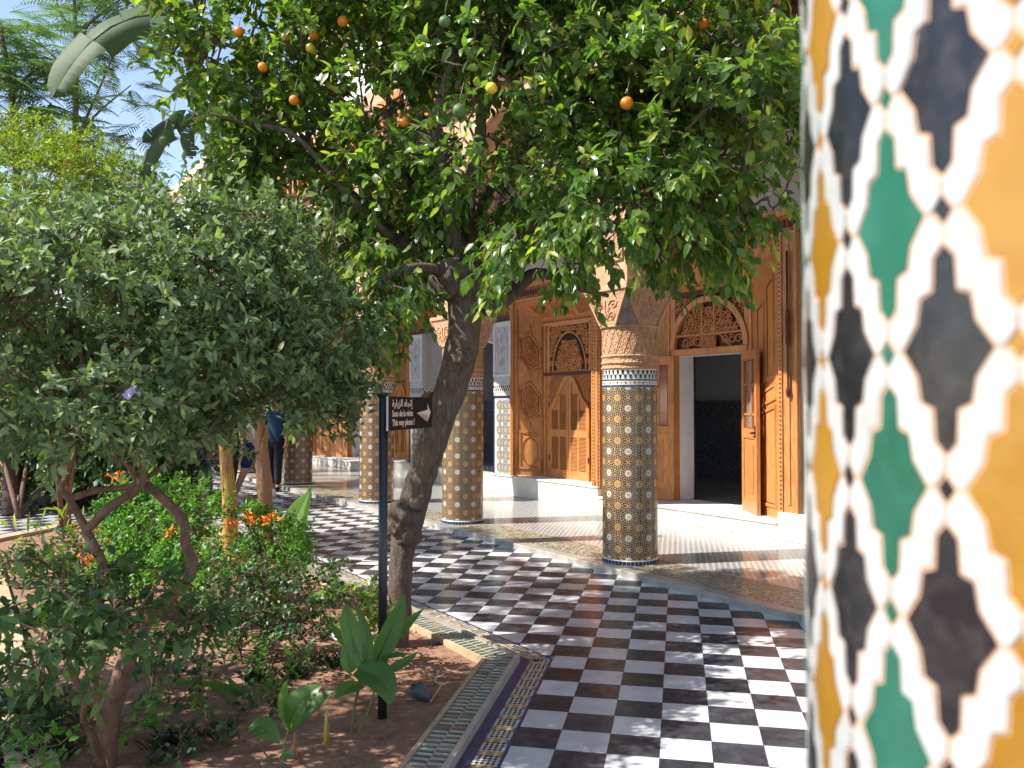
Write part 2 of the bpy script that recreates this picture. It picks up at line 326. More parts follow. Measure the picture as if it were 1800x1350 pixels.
def twig_leaves(anchors, dirs, n, tl, L, Wd, up=.6, droop=0., spread=.9, jit=.4, wob=.05):
    """leaves set alternately along a short twig at every anchor; returns leaf arrays and the twig lines"""
    A = len(anchors); P, D, N = [], [], []; lines = []
    for i in range(A):
        k = max(3, int(n * rng.uniform(.6, 1.4))); ln = tl * rng.uniform(.6, 1.4)
        d = dirs[i]; ref = np.cross(d, [0, 0, 1.]) + rng.normal(0, .2, 3); ref /= np.linalg.norm(ref)
        b = np.cross(ref, d); ph = rng.uniform(0, 6.28)
        ts = np.linspace(.08, 1, k); bend = np.array([0, 0, -1.]) * droop
        line = anchors[i] + ts[:, None] * ln * d + (ts ** 2)[:, None] * ln * bend
        lines.append(np.vstack([anchors[i], line[k // 2], line[-1]]))
        ang = ph + np.arange(k) * 2.4
        rad = np.cos(ang)[:, None] * ref + np.sin(ang)[:, None] * b
        ld = nrmz(d * .55 + rad * spread + rng.normal(0, jit * .5, (k, 3)) + bend * .8)
        nn = nrmz(np.array([0, 0, 1.]) * up + d * .3 + rng.normal(0, jit, (k, 3)))
        P.append(line + rng.normal(0, wob * .3, (k, 3))); D.append(ld); N.append(nn)
    P = np.vstack(P); D = np.vstack(D); N = np.vstack(N); m = len(P)
    return P, D, N, L * rng.uniform(.65, 1.2, m), Wd * rng.uniform(.7, 1.2, m), lines
def grow(nodes, anchors, hub):
    """thin branches that reach every anchor from the nearest wood; nodes = [(point, radius)]"""
    pts = [np.array(p) for p in nodes]; order = np.argsort([min(np.linalg.norm(a - p) for p in pts) for a in anchors]); segs = []
    arr = np.array(pts)
    for i in order:
        a = anchors[i]; dd = np.linalg.norm(arr - a, axis=1); j = int(np.argmin(dd)); p = arr[j]; L = dd[j]
        if L < .03: continue
        m1 = p + (a - p) * .4 + rng.normal(0, .05 * L, 3) + np.array([0, 0, .06 * L]); m2 = p + (a - p) * .75 + rng.normal(0, .04 * L, 3) + np.array([0, 0, .05 * L])
        segs.append([p, m1, m2, a]); arr = np.vstack([arr, m1, m2, a])
    return segs
def twig_mesh(name, segs, lines, mat, parent, r0=.009, r1=.0025):
    mb = MB(); o = np.array(parent.location)
    for s in segs: mb.tube([Vector(q - o) for q in s], [r0, r0 * .8, r0 * .6, r0 * .45], mat, 4, False)
    for s in lines: mb.tube([Vector(q - o) for q in s], [r1, r1, r1 * .7], mat, 3, False)
    return part(name, mb, parent, 'stuff')
def in_lobes(lobes, n, shell=.5, gap=.0, gs=1.6, seed=0):
    """points in a union of ellipsoids (centre, radii), denser near the outside, thinned by noise so that gaps stay"""
    vol = np.array([l[1][0] * l[1][1] * l[1][2] for l in lobes]); vol = vol ** .8 / (vol ** .8).sum(); P, D = [], []
    while len(P) < n:
        i = rng.choice(len(lobes), p=vol); c, r = np.array(lobes[i][0]), np.array(lobes[i][1])
        u = rng.normal(0, 1, 3); u /= np.linalg.norm(u); q = rng.random() ** (1 / 3) * (1 - shell) + shell * rng.uniform(.75, 1)
        p = c + u * r * q
        if noise.noise(Vector(p) * gs + Vector((seed, 0, 0))) < gap: continue
        P.append(p); D.append(nrmz(u * r * np.array([1, 1, .8])))
    return np.array(P), np.array(D)
def blade(mb, p0, p1, p2, W_, mat, n=10, fold=.18, up=(0, 0, 1), tears=0, prof=None, wav=.0, thick=True):
    """a broad leaf along a curve p0-p1-p2, folded along its midrib; with tears its halves hang in strips"""
    p0, p1, p2 = Vector(p0), Vector(p1), Vector(p2); up = Vector(up)
    def P(t): return p0 * (1 - t) ** 2 + p1 * 2 * t * (1 - t) + p2 * t * t
    def T(t): return ((p1 - p0) * (1 - t) + (p2 - p1) * t).normalized()
    prof = prof or (lambda t: (math.sin(math.pi * min(1, .04 + t * .96) ** .8)) ** .75)
    def row(t, sgn, extra):
        tg = T(t); s = up.cross(tg); s = s.normalized() if s.length > 1e-4 else Vector((1, 0, 0)); nn = tg.cross(s).normalized()
        c = P(t); w_ = W_ * prof(t) * .5; v = wav * math.sin(t * 17 + sgn)
        return [c, c + s * sgn * w_ * .55 + nn * (fold * w_ * .7 + v * w_ * .5 - extra * w_ * .45), c + s * sgn * w_ * (1 - extra * .45) + nn * (fold * w_ + v * w_ - extra * w_ * 1.2)]
    for sgn in (1, -1):
        cuts = sorted(random.sample(range(1, n), min(tears, n - 1))) if tears else []
        ex = random.uniform(0, .9) if tears else 0; prev = row(0, sgn, ex)
        for i in range(1, n + 1):
            cur = row(i / n, sgn, ex)
            f = [(0, 1, 4, 3), (1, 2, 5, 4)] if sgn > 0 else [(0, 3, 4, 1), (1, 4, 5, 2)]
            mb.add(prev + cur, f, mat, True)
            if i in cuts: ex = random.uniform(0, 1.1); prev = row((i + .12) / n, sgn, ex)
            else: prev = cur
    mb.tube([P(i / 6) for i in range(7)], [W_ * .035 * (1 - i / 8) for i in range(7)], mat, 5, False)
# ================================================================== ground, floor tiles, planter edging
g = MB(); g.box(-60, 60, -60, 60, -.4, -.06, JOINT); structure('ground', g)
TD = .2389; UA = Vector((math.cos(R(11.27)), -math.sin(R(11.27)), 0)); VA = Vector((math.sin(R(11.27)), math.cos(R(11.27)), 0))
def tilepos(gx, gy): return UA * ((gx - .379) * TD) + VA * ((gy + 18.217) * TD)
# bed 1: an octagon between two paths; corners as (t, s), outer edge
BED = [(3.15, 4.25), (3.15, 11.6), (1.9, 12.85), (1.2, 12.85), (-.02, 11.6), (-.02, 1.08)]
BW = [W(*c) for c in BED]
CUR = 5.18                                    # gallery kerb
def half(poly, p, nrm):
    out = []
    for i in range(len(poly)):
        a, b = poly[i], poly[(i + 1) % len(poly)]; da, db = (a - p).dot(nrm), (b - p).dot(nrm)
        if da >= 0: out.append(a)
        if (da > 0) != (db > 0) and abs(da - db) > 1e-9: out.append(a + (b - a) * (da / (da - db)))
    return out
cen = sum(BW, Vector()) / len(BW)
def edges(poly):
    for i in range(len(poly)):
        a, b = poly[i], poly[(i + 1) % len(poly)]; d = (b - a).normalized(); n = Vector((d.y, -d.x, 0))
        if n.dot(cen - a) > 0: n = -n
        yield a, b, d, n                      # n points out of the bed
floor_mb = MB()
_bm = bmesh.new(); _bm.faces.new([_bm.verts.new(v) for v in (W(-8, -4, -.006), W(CUR + .04, -4, -.006), W(CUR + .04, 32, -.006), W(-8, 32, -.006))])
for a, b, d, n in edges(BW): bmesh.ops.bisect_plane(_bm, geom=_bm.verts[:] + _bm.edges[:] + _bm.faces[:], plane_co=a - n * .01, plane_no=n)
bmesh.ops.delete(_bm, geom=[f for f in _bm.faces if all((f.calc_center_median() - a).dot(n) < -.01 for a, b, d, n in edges(BW))], context='FACES')
floor_mb.bm(_bm, JOINT); _bm.free()
floor = structure('floor', floor_mb)
tilemesh = {}
for nm, m in (('black_tile', BTILE), ('white_tile', WTILE)):
    t_ = MB(); t_.box(-TD / 2 + .0012, TD / 2 - .0012, -TD / 2 + .0012, TD / 2 - .0012, -.012, 0, m, .0014); tilemesh[nm] = t_.mesh(nm)
cand = []
for i in range(-90, 40):
    for j in range(-95, 22):
        c = tilepos(i + .5, -j - .5)
        t, s = c.dot(TV), c.dot(SV)
        if not (-6 < t < CUR + .18 and -3 < s < 31): continue
        best = max(((c - a).dot(n), a, n) for a, b, d, n in edges(BW)) if True else None
        if best[0] < -.17: continue
        col = 'black_tile' if (i + j) % 2 == 0 else 'white_tile'
        rel = c; px = 900 + FPX * rel.x / max(rel.y, .05); py = 711 + FPX * CAM_H / max(rel.y, .05)
        vis = rel.y > 1 and 380 < px < 1440 and py < 1400 and t > 2.6
        cand.append((rel.length if vis else 1e5 + rel.length, c, col, best))
cand.sort(key=lambda q: q[0]); cnt = {'black_tile': 0, 'white_tile': 0}; far = {'black_tile': MB(), 'white_tile': MB()}
hw = TD / 2 - .0012
for dist, c, col, (db, ea, en) in cand:
    corners = [c + UA * (sx * hw) + VA * (sy * hw) for sx, sy in ((-1, -1), (1, -1), (1, 1), (-1, 1))]
    clip = min((q - ea).dot(en) for q in corners) < 0
    single = dist < 1e5 and cnt[col] < 300
    tilt = (random.uniform(-.0022, .0022), random.uniform(-.0022, .0022))
    if not clip and single:
        o = link(col, tilemesh[col], floor, c, -R(11.27)); o.rotation_euler = (tilt[0], tilt[1], -R(11.27) + random.uniform(-.002, .002)); cnt[col] += 1; continue
    p = half(corners, ea, en) if clip else corners
    if len(p) < 3: continue
    if single:
        q = MB(); q.prism([v - c - Vector((0, 0, .012)) for v in p], [v - c for v in p], tilemesh[col].materials[0]); part(col, q, floor, loc=c); cnt[col] += 1
    else:
        far[col].prism([v - Vector((0, 0, .012)) for v in p], p, tilemesh[col].materials[0])
for k in far: part('far_' + k + 's', far[k], floor, 'stuff')
# soil of the bed
def soil_sheet(name, poly, z):
    bm = bmesh.new(); vs = [bm.verts.new(p + Vector((0, 0, z))) for p in poly]; bm.faces.new(vs)
    for nrm in (Vector((1, 0, 0)), Vector((0, 1, 0))):
        for k in np.arange(-20, 25, .14):
            bmesh.ops.bisect_plane(bm, geom=bm.verts[:] + bm.edges[:] + bm.faces[:], plane_co=nrm * k, plane_no=nrm)
    for v in bm.verts:
        v.co.z += .012 * noise.noise(v.co * 1.3) + .011 * noise.noise(v.co * 5)
    mb = MB(); mb.bm(bm, SOIL, True); bm.free(); return structure(name, mb)
INS = .40
def inset(poly, d):
    out = []; E = [(a - n * d, dd) for a, b, dd, n in edges(poly)]
    for i in range(len(poly)):
        p, u = E[i - 1]; q, v = E[i]; den = u.x * v.y - u.y * v.x; r_ = q - p
        out.append(p + u * ((r_.x * v.y - r_.y * v.x) / den))
    return out
soil = soil_sheet('soil', inset(BW, INS), -.008)
sc_mb = MB()                                                           # clods and small stones on the earth
for k in range(2600):
    p = ground(random.uniform(-50, 840), random.uniform(1000, 1349), -.012); 
    if max((p - a).dot(n) for a, b, d, n in edges(BW)) > -.45: continue
    r = random.uniform(.003, .009) * (1.8 if random.random() < .06 else 1)
    vs = [p + Vector((random.uniform(-1, 1), random.uniform(-1, 1), random.uniform(-.2, 1))) * r for _ in range(6)]
    sc_mb.add(vs, [(0, 1, 2), (0, 2, 3), (0, 3, 4), (1, 2, 5), (2, 3, 5), (3, 4, 5), (0, 4, 1), (4, 5, 1)], SOIL if random.random() < .8 else BEIGE)
o = structure('earth_clods', sc_mb); o['kind'] = 'stuff'; tag(o, 'loose clods and crumbs lying on the red earth', 'soil crumbs')
# the edging, from outside in: cobalt line, chequer mosaic, cobalt band, marble edge, glazed bars, beige edge
edging = structure('planter_edging', None, None)
barL = MB(); offs = [(0, .016), (.016, .135), (.135, .195), (.195, .225), (.225, .395), (.395, .42)]
base = MB()
def strip(mb, o0, o1, z0, z1, m):
    a, b = inset(BW, o0), inset(BW, o1)
    for i in range(len(BW)):
        j = (i + 1) % len(BW); lo = [a[i], a[j], b[j], b[i]]
        mb.prism([v + Vector((0, 0, z0)) for v in lo], [v + Vector((0, 0, z1)) for v in lo], m)
strip(base, .016, .137, -.05, -.004, ZBASE2); part('mosaic_bed', base, edging)
q = MB(); strip(q, .0008, .0152, -.05, .001, BLUE); part('blue_line', q, edging)
q = MB(); strip(q, .137, .196, -.05, .001, BLUE); part('blue_band', q, edging)
q = MB(); strip(q, .2262, .394, -.05, .026, BEIGE); part('bar_bed', q, edging)
q = MB(); strip(q, .395, .42, -.12, .034, BEIGE); part('beige_edge', q, edging)
def along(o0, o1):
    a, b = inset(BW, o0), inset(BW, o1)
    for i in (0, 5, 1):                      # the long side by the walk, then the near chamfer (corner 5 to corner 0), then the far chamfer
        j = (i + 1) % len(BW); yield a[i], a[j], b[i], b[j]
stones = [];
for a0, a1, b0, b1 in along(.197, .226):
    L = (a1 - a0).length; n = max(1, int(L / .62)); d = (a1 - a0) / L; nn = (b0 - a0); nn -= d * nn.dot(d)
    for k in range(n):
        u0, u1 = k / n + .002 / L, (k + 1) / n - .002 / L
        P = [a0.lerp(a1, u0), a0.lerp(a1, u1), b0.lerp(b1, u1), b0.lerp(b1, u0)]; dz = random.uniform(-.002, .002)
        q = MB(); c = sum(P, Vector()) / 4
        q.prism([v - c + Vector((0, 0, -.05)) for v in P], [v - c + Vector((0, 0, .046 + dz)) for v in P], KERBM); part('edge_stone', q, edging, loc=c)
barm = {}
for nm, m in (('green_bar', GLG), ('pale_bar', GLW), ('clay_bar', GLB)):
    q = MB(); h = .039; ww = .0086; pts = [(-h, 0), (-h + .011, -ww), (h - .011, -ww), (h, 0), (h - .011, ww), (-h + .011, ww)]
    q.prism([Vector((x, y, .02)) for x, y in pts], [Vector((x, y, .0312)) for x, y in pts], m); barm[nm] = q.mesh(nm)
bars = []
for a0, a1, b0, b1 in along(.228, .392):
    L = (a1 - a0).length; d = (a1 - a0) / L; nn = (b0 - a0); nn = (nn - d * nn.dot(d)).normalized(); n = int(L / .0262)
    for k in range(n):
        for r in range(2):
            c = a0 + d * ((k + .5 + .5 * r) * L / n) + nn * (.041 + .083 * r)
            u = random.random(); nm = 'clay_bar' if u < .10 else ('green_bar', 'pale_bar')[(k + r) % 2]
            bars.append(((c - Vector((0, 0, CAM_H))).length + (0 if c.y > 2.6 else 50), c, nn, nm))
bars.sort(key=lambda q: q[0]); rest = MB(); nb = 0
for dist, c, nn, nm in bars:
    ang = math.atan2(nn.y, nn.x)
    if nb < 300 and dist < 20:
        o = link(nm, barm[nm], edging, c, ang); o.rotation_euler = (random.uniform(-.03, .03), random.uniform(-.02, .02), ang + random.uniform(-.03, .03)); nb += 1
    else:
        mt = Matrix.Translation(c) @ Matrix.Rotation(ang, 4, 'Z'); me = barm[nm]
        rest.add([mt @ v.co for v in me.vertices], [tuple(p.vertices) for p in me.polygons], me.materials[0])
part('far_bars', rest, edging, 'stuff')
mos = MB()                                                             # diagonal chequer with amber rows
for ei, (a0, a1, b0, b1) in enumerate(along(.018, .133)):
    L = (a1 - a0).length; d = (a1 - a0) / L; nn = (b0 - a0); nn = (nn - d * nn.dot(d)).normalized(); e = .0126
    for k in range(int(L / (2 * e))):
        for r in range(9):
            cy = (r + .55) * .0127; odd = r % 2; c = a0 + d * ((k + .5 * odd + .4) * 2 * e) + nn * cy
            row = (k % 6)
            m = ZW if odd == 0 else (ZY if row in (3, 4) else (ZG if row == 0 and (k // 6) % 2 else ZB))
            if odd == 0 and row in (3, 4) and r % 4 == 0: m = ZO
            P = [c + d * e * .92, c + nn * e * .94, c - d * e * .92, c - nn * e * .94]
            mos.add([v + Vector((0, 0, .0005)) for v in P], [(0, 1, 2, 3)], m)
part('chequer_mosaic', mos, edging, 'stuff')
# ================================================================== gallery kerb and floor
HP = .055
gf = MB(); P = [W(CUR + .13, -4), W(8.2, -4), W(8.2, 31), W(CUR + .13, 31)]
gf.prism([v + Vector((0, 0, -.2)) for v in P], [v + Vector((0, 0, HP - .001)) for v in P], GFLOOR)
gfo = structure('gallery_floor', gf)
q = MB(); P = [W(CUR + .14, -4), W(5.84, -4), W(5.84, 31), W(CUR + .14, 31)]; q.prism([v + Vector((0, 0, HP - .01)) for v in P], [v + Vector((0, 0, HP + .003)) for v in P], GBAND); part('mosaic_band', q, gfo)
q = MB(); P = [W(5.842, -4), W(5.875, -4), W(5.875, 31), W(5.842, 31)]; q.prism([v + Vector((0, 0, HP - .01)) for v in P], [v + Vector((0, 0, HP + .005)) for v in P], KERBM); part('marble_line', q, gfo)
kerb = structure('kerb', None); s = -1.0
while s < 24:
    l = random.uniform(.75, 1.15); q = MB(); q.box(-.0, .137, .0015, l - .0015, -.1, HP + .004 + random.uniform(-.0015, .0015), KERBM, .006)
    o = part('kerb_stone', q, kerb, loc=W(CUR, s)); o.rotation_euler = (0, 0, ROT); s += l
# ================================================================== mosaic columns
def cell_pieces(cu, cv):
    """one repeat of the eight-fold mosaic: polygons (points, material) round a yellow star at 0,0 and a white one at the middle"""
    out = []
    def poly(c, r, n, m, ph=0, r2=None):
        k = n * (2 if r2 else 1); out.append(([(c[0] + (r if not r2 or i % 2 == 0 else r2) * math.cos(ph + 2 * math.pi * i / k), c[1] + (r if not r2 or i % 2 == 0 else r2) * math.sin(ph + 2 * math.pi * i / k)) for i in range(k)], m))
    def lance(c, a, r0, r1, w_, m):
        d = (math.cos(a), math.sin(a)); n = (-d[1], d[0]); rm = (r0 + r1) / 2
        pts = [(r0, 0), (rm - (r1 - r0) * .18, w_), (rm + (r1 - r0) * .18, w_), (r1, 0), (rm + (r1 - r0) * .18, -w_), (rm - (r1 - r0) * .18, -w_)]
        out.append(([(c[0] + d[0] * u + n[0] * v, c[1] + d[1] * u + n[1] * v) for u, v in pts], m))
    for c, main, heart, ringm in (((0, 0), ZY, ZO, (ZB, ZB)), ((cu / 2, cv / 2), ZW, ZY, (ZG, ZB))):
        poly(c, .0095, 8, heart)
        for i in range(8): lance(c, i * math.pi / 4, .0105, .0325, .0076, main)
        for i in range(12): lance(c, (i + .5) * math.pi / 6, .0360, .0540, .0084, ringm[i % 2])
        for i in range(18): a = i * math.pi / 9; poly((c[0] + .0652 * math.cos(a), c[1] + .0652 * math.sin(a)), .0094, 6, (ZB, ZB, ZN)[i % 3], a)
    rs = random.Random(5); dots = []
    def d2(p, q): return math.hypot((p[0] - q[0] + cu * 1.5) % cu - cu / 2, (p[1] - q[1] + cv * 1.5) % cv - cv / 2)
    def sym(p): return [p, (cu - p[0], p[1]), (p[0], cv - p[1]), (cu - p[0], cv - p[1])]
    for k in range(6000):                                              # small dark lozenges packed between the stars, mirrored about the stars' axes
        p = (rs.random() * cu / 2, rs.random() * cv / 2)
        if rs.random() < .12: p = (p[0], rs.choice((0, cv / 2)))
        elif rs.random() < .12: p = (rs.choice((0, cu / 2)), p[1])
        if d2(p, (0, 0)) < .082 or d2(p, (cu / 2, cv / 2)) < .082: continue
        S = sym(p); own = [q for q in S[1:] if d2(p, q) > 1e-6]
        if any(d2(p, q) < .0190 for q in dots) or any(d2(p, q) < .0190 for q in own): continue
        m = rs.choice((ZB, ZB, ZB, ZB, ZB, ZN, ZG, ZO)); new = []
        for q in S:
            if all(d2(q, z) > 1e-6 for z in new): new.append(q)
        for q in new: poly(q, .0092, 6, m, math.atan2(q[1] - cv / 2, q[0] - cu / 2))
        dots += new
    return out
def zellige(mb, nu, nv, cu, cv, wrap, h=.0016):
    pc = cell_pieces(cu, cv)
    for j in range(-1, nv + 1):
        for i in range(nu):
            for pts, m in pc:
                P = [((i + .5) * cu + x, (j + .5) * cv + y) for x, y in pts]
                if min(p[1] for p in P) < .002 or max(p[1] for p in P) > nv * cv - .002: continue
                mb.add([wrap(u, v, h) for u, v in P], [tuple(range(len(P)))], m)
def merlons(mb, n, L, z0, z1, wrap, h=.0018, m=ZB, m2=ZW):
    """stepped black merlons hanging in a white band"""
    d = L / n; hh = z1 - z0
    for i in range(n):
        for row, (a, b) in enumerate(((.50, .95), (.05, .48))):
            c = (i + .5 * row + .25) * d; za, zb = z0 + hh * a, z0 + hh * b
            pts = [(c - d * .26, zb), (c - d * .26, zb - (zb - za) * .35), (c - d * .16, za + (zb - za) * .3), (c - d * .16, za), (c + d * .16, za), (c + d * .16, za + (zb - za) * .3), (c + d * .26, zb - (zb - za) * .35), (c + d * .26, zb)]
            mb.add([wrap(u, v, h) for u, v in pts], [tuple(range(8))], m)
CR = .27
def cyl(u, v, h): a = u / CR; return ((CR + h) * math.cos(a), (CR + h) * math.sin(a), v)
CIRC = 2 * math.pi * CR
def make_column(label):
    t = thing('mosaic_column', label, 'column', (0, 0, 0), ROT, 'mosaic columns along the gallery kerb')
    q = MB(); q.ring([(CR, 0), (CR, 1.90)], ZBASE, 64, True); part('shaft', q, t)
    q = MB(); q.ring([(CR + .006, 0), (CR + .006, .044), (CR, .047)], ZW, 48, True)
    for i in range(44):
        u0, u1 = (i + .06) * CIRC / 44, (i + .94) * CIRC / 44
        q.add([cyl(u, v, .008) for u, v in ((u0, .001), (u1, .001), (u1, .038), (u0, .038))], [(0, 1, 2, 3)], BLUE)
    part('base_band', q, t)
    q = MB(); Z0 = .05; zellige(q, 8, 8, CIRC / 8, .2085, lambda u, v, h: cyl(u, v + Z0, h)); part('zellige_mosaic', q, t, 'stuff')
    q = MB(); zt = Z0 + 8 * .2085                                      # 1.718
    q.ring([(CR + .003, zt), (CR + .003, zt + .018)], BLUE, 64, True); q.ring([(CR + .0015, zt + .018), (CR + .0015, zt + .06)], ZW, 64, True)
    for i in range(40):
        u = (i + .5) * CIRC / 40; q.add([cyl(u + x, zt + .039 + y, .003) for x, y in ((-.011, 0), (0, -.013), (.011, 0), (0, .013))], [(0, 1, 2, 3)], ZY if i % 2 else ZB)
    q.ring([(CR + .003, zt + .06), (CR + .003, zt + .074)], BLUE, 64, True); q.ring([(CR + .0015, zt + .074), (CR + .0015, zt + .172)], ZW, 64, True)
    merlons(q, 34, CIRC, zt + .076, zt + .166, lambda u, v, h: cyl(u, v, h + .002)); part('merlon_band', q, t, 'stuff')
    z = zt + .172; q = MB()
    q.ring([(CR, z), (CR + .012, z + .004), (CR + .012, z + .02), (CR + .002, z + .026), (CR + .002, z + .05), (CR + .014, z + .055), (CR + .014, z + .068), (CR + .004, z + .073), (CR + .004, z + .118), (CR + .012, z + .122), (CR + .012, z + .136), (CR, z + .142)], CARVED, 64, True); part('carved_rings', q, t)
    z += .142; q = MB(); q.ring([(CR - .001, z), (CR - .001, z + .268)], CARVED, 64, True)
    for k in range(20):                                                # raised lattice on the drum
        for sg in (1, -1):
            for a in range(5):
                p0 = [cyl(CIRC * (k + sg * (a / 5)) / 20, z + .008 + .252 * a / 5, .001), cyl(CIRC * (k + sg * ((a + 1) / 5)) / 20, z + .008 + .252 * (a + 1) / 5, .001)]
                q.tube(p0, .0028, CARVED, 4, False)
    part('carved_drum', q, t)
    z += .268; q = MB(); q.ring([(CR, z - .004), (CR + .018, z), (CR + .018, z + .02), (CR, z + .024)], PLASTER, 64, True); part('collar', q, t)
    z += .02; q = MB(); hs = .305; H = .33; a8 = CR + .012             # the flared capital: octagon below, square above
    o8 = [Vector((a8 * 1.06 * math.cos(R(22.5 + 45 * i)), a8 * 1.06 * math.sin(R(22.5 + 45 * i)), z)) for i in range(8)]
    sq = [Vector((hs * sx, hs * sy, z + H)) for sx, sy in ((1, 1), (-1, 1), (-1, -1), (1, -1))]
    idx = [(7, 0, 0, 3), (1, 2, 1, 0), (3, 4, 2, 1), (5, 6, 3, 2)]
    for a, b, c, d in idx: q.add([o8[a], o8[b], sq[c], sq[d]], [(0, 1, 2, 3)], CARVED)
    for i, (a, b) in enumerate(((0, 1), (2, 3), (4, 5), (6, 7))): q.add([o8[a], o8[b], sq[i]], [(0, 1, 2)], GREYCARVE)
    q.box(-hs - .02, hs + .02, -hs - .02, hs + .02, z + H, z + H + .05, PLASTER, .006)
    for a, b, c, d in idx:                                             # raised borders and scrolls on the four carved faces
        A, B, Cc, D = o8[a], o8[b], sq[c], sq[d]; n = (B - A).cross(Cc - A).normalized()
        if n.dot(A + B) < 0: n = -n
        def UV(u, v): return A.lerp(B, u).lerp(D.lerp(Cc, u), v) + n * .004
        q.tube([UV(0, 0), UV(0, 1)], .010, PLASTER, 5, False); q.tube([UV(1, 0), UV(1, 1)], .010, PLASTER, 5, False)
        for cx, sg in ((.28, 1), (.72, -1)):
            for cyv in (.25, .6):
                q.tube([UV(cx + sg * (.16 - .012 * k) * math.cos(k * .7), cyv + (.17 - .013 * k) * math.sin(k * .7)) for k in range(13)], .008, PLASTER, 4, False)
        q.tube([UV(.5, .15), UV(.42, .5), UV(.5, .8), UV(.58, .5), UV(.5, .15)], .008, PLASTER, 4, False)
    for i, (a, b) in enumerate(((0, 1), (2, 3), (4, 5), (6, 7))):
        A, B, T_ = o8[a], o8[b], sq[i]; n = (B - A).cross(T_ - A).normalized(); n = n if n.dot(A + B) > 0 else -n
        for k in range(1, 5):
            v = k / 5; w_ = (1 - v) * .8
            q.tube([A.lerp(B, .5 - w_ / 2).lerp(T_, v) + n * .003, A.lerp(B, .5).lerp(T_, v + .05) + n * .008, A.lerp(B, .5 + w_ / 2).lerp(T_, v) + n * .003], .007, GREYCARVE, 4, False)
    part('capital', q, t); t['_top'] = z + H + .05
    return t
SC = [6.25, 9.53, 12.24, 15.87, 19.2, 22.5]
LC = ['green, black and amber mosaic column standing clear before the open door', 'mosaic column partly behind the leaning orange trunk', 'mosaic column behind the signpost, its shaft half hidden by the sign',
      'distant mosaic column at the right edge of the grey-leaved shrub', 'mosaic column hidden behind the shrub, next beyond the visitors', 'last mosaic column of the gallery behind the shrub']
col0 = make_column(LC[0]); COLTOP = HP + col0['_top']; del col0['_top']; col0.location = W(5.58, SC[0], HP)
for k in range(1, 6): dup(col0, W(5.58, SC[k], HP), ROT, LC[k])
# ================================================================== the near column at the picture's right edge
NC = Vector((.468, .521, 0)); ND = R(360 / 44); NA = CR * ND; NP = .141
near = thing('tiled_column', 'close tiled column filling the right edge, amber, green and black lozenges on white', 'column', NC)
q = MB(); q.ring([(CR - .0012, 0), (CR - .0012, 2.9)], NGROUT, 176, True); part('grout_core', q, near)
q = MB(); q.ring([(CR, 2.9), (CR + .02, 2.91), (CR + .02, 2.97), (CR, 2.98), (CR, 3.25), (CR + .05, 3.4), (CR + .05, 3.5)], CARVED, 64, True, True); part('plaster_head', q, near)
def _off(pts, d):
    n = len(pts); out = []
    A = sum(pts[i][0] * pts[(i + 1) % n][1] - pts[(i + 1) % n][0] * pts[i][1] for i in range(n)); sg = 1 if A > 0 else -1
    for i in range(n):
        p, a, b = Vector(pts[i]), Vector(pts[i - 1]), Vector(pts[(i + 1) % n]); e0, e1 = (p - a).normalized(), (b - p).normalized()
        n0, n1 = Vector((-e0.y, e0.x)) * sg, Vector((-e1.y, e1.x)) * sg; m = n0 + n1; m = m.normalized() if m.length > 1e-3 else n0
        out.append(p + m * d / max(.45, m.dot(n0)))
    return out
def near_mesh(name, pts, mat, gap=.0011, h=.0009):
    pts = _off([(u * NA, v * NP) for u, v in pts], gap); bm = bmesh.new()
    f = bm.faces.new([bm.verts.new((p.x, p.y, 0)) for p in pts]); r = bmesh.ops.extrude_face_region(bm, geom=[f])
    for v in r['geom']:
        if isinstance(v, bmesh.types.BMVert): v.co.z = h
    for k in np.arange(-1.25, 1.51, .25): bmesh.ops.bisect_plane(bm, geom=bm.verts[:] + bm.edges[:] + bm.faces[:], plane_co=(k * NA + .00013, 0, 0), plane_no=(1, 0, 0))
    bmesh.ops.triangulate(bm, faces=[f for f in bm.faces if len(f.verts) > 4])
    bmesh.ops.recalc_face_normals(bm, faces=bm.faces[:])
    for v in bm.verts:
        a = v.co.x / CR; v.co = Vector(((CR - .0012 + v.co.z) * math.cos(a), (CR - .0012 + v.co.z) * math.sin(a), v.co.y))
    mb = MB(); mb.bm(bm, mat); bm.free(); return mb.mesh(name)
UR = [(0, .385), (.175, .335), (.20, .215), (.40, .195), (.46, .10), (.72, 0)]        # a quarter of the stepped lozenge
loz = UR + [(u, -v) for u, v in UR[-2::-1]] + [(-u, -v) for u, v in UR[1:-1]] + [(-u, v) for u, v in UR[::-1][:-1]]
loz = UR + [(u, -v) for u, v in UR[-2::-1]] + [(-u, -v) for u, v in UR[1:]] + [(-u, v) for u, v in UR[-2:0:-1]]
dia = [(0, .06), (.165, 0), (0, -.06), (-.165, 0)]
wh = UR + [(1 - .165, 0), (1, .06)] + [(1 - u, .5 - v) for u, v in UR] + [(.165, .5), (0, .44)]
wh2 = [(u, -v) for u, v in wh]
MT = {'black_lozenge': near_mesh('black_lozenge', loz, NB), 'green_lozenge': near_mesh('green_lozenge', loz, NG), 'amber_lozenge': near_mesh('amber_lozenge', loz, NY),
      'black_diamond': near_mesh('black_diamond', dia, NB), 'green_diamond': near_mesh('green_diamond', dia, NG), 'amber_diamond': near_mesh('amber_diamond', dia, NY)}
WM = [near_mesh('white_tile', wh, NW), near_mesh('white_tile', wh2, NW)]
rest = MB()
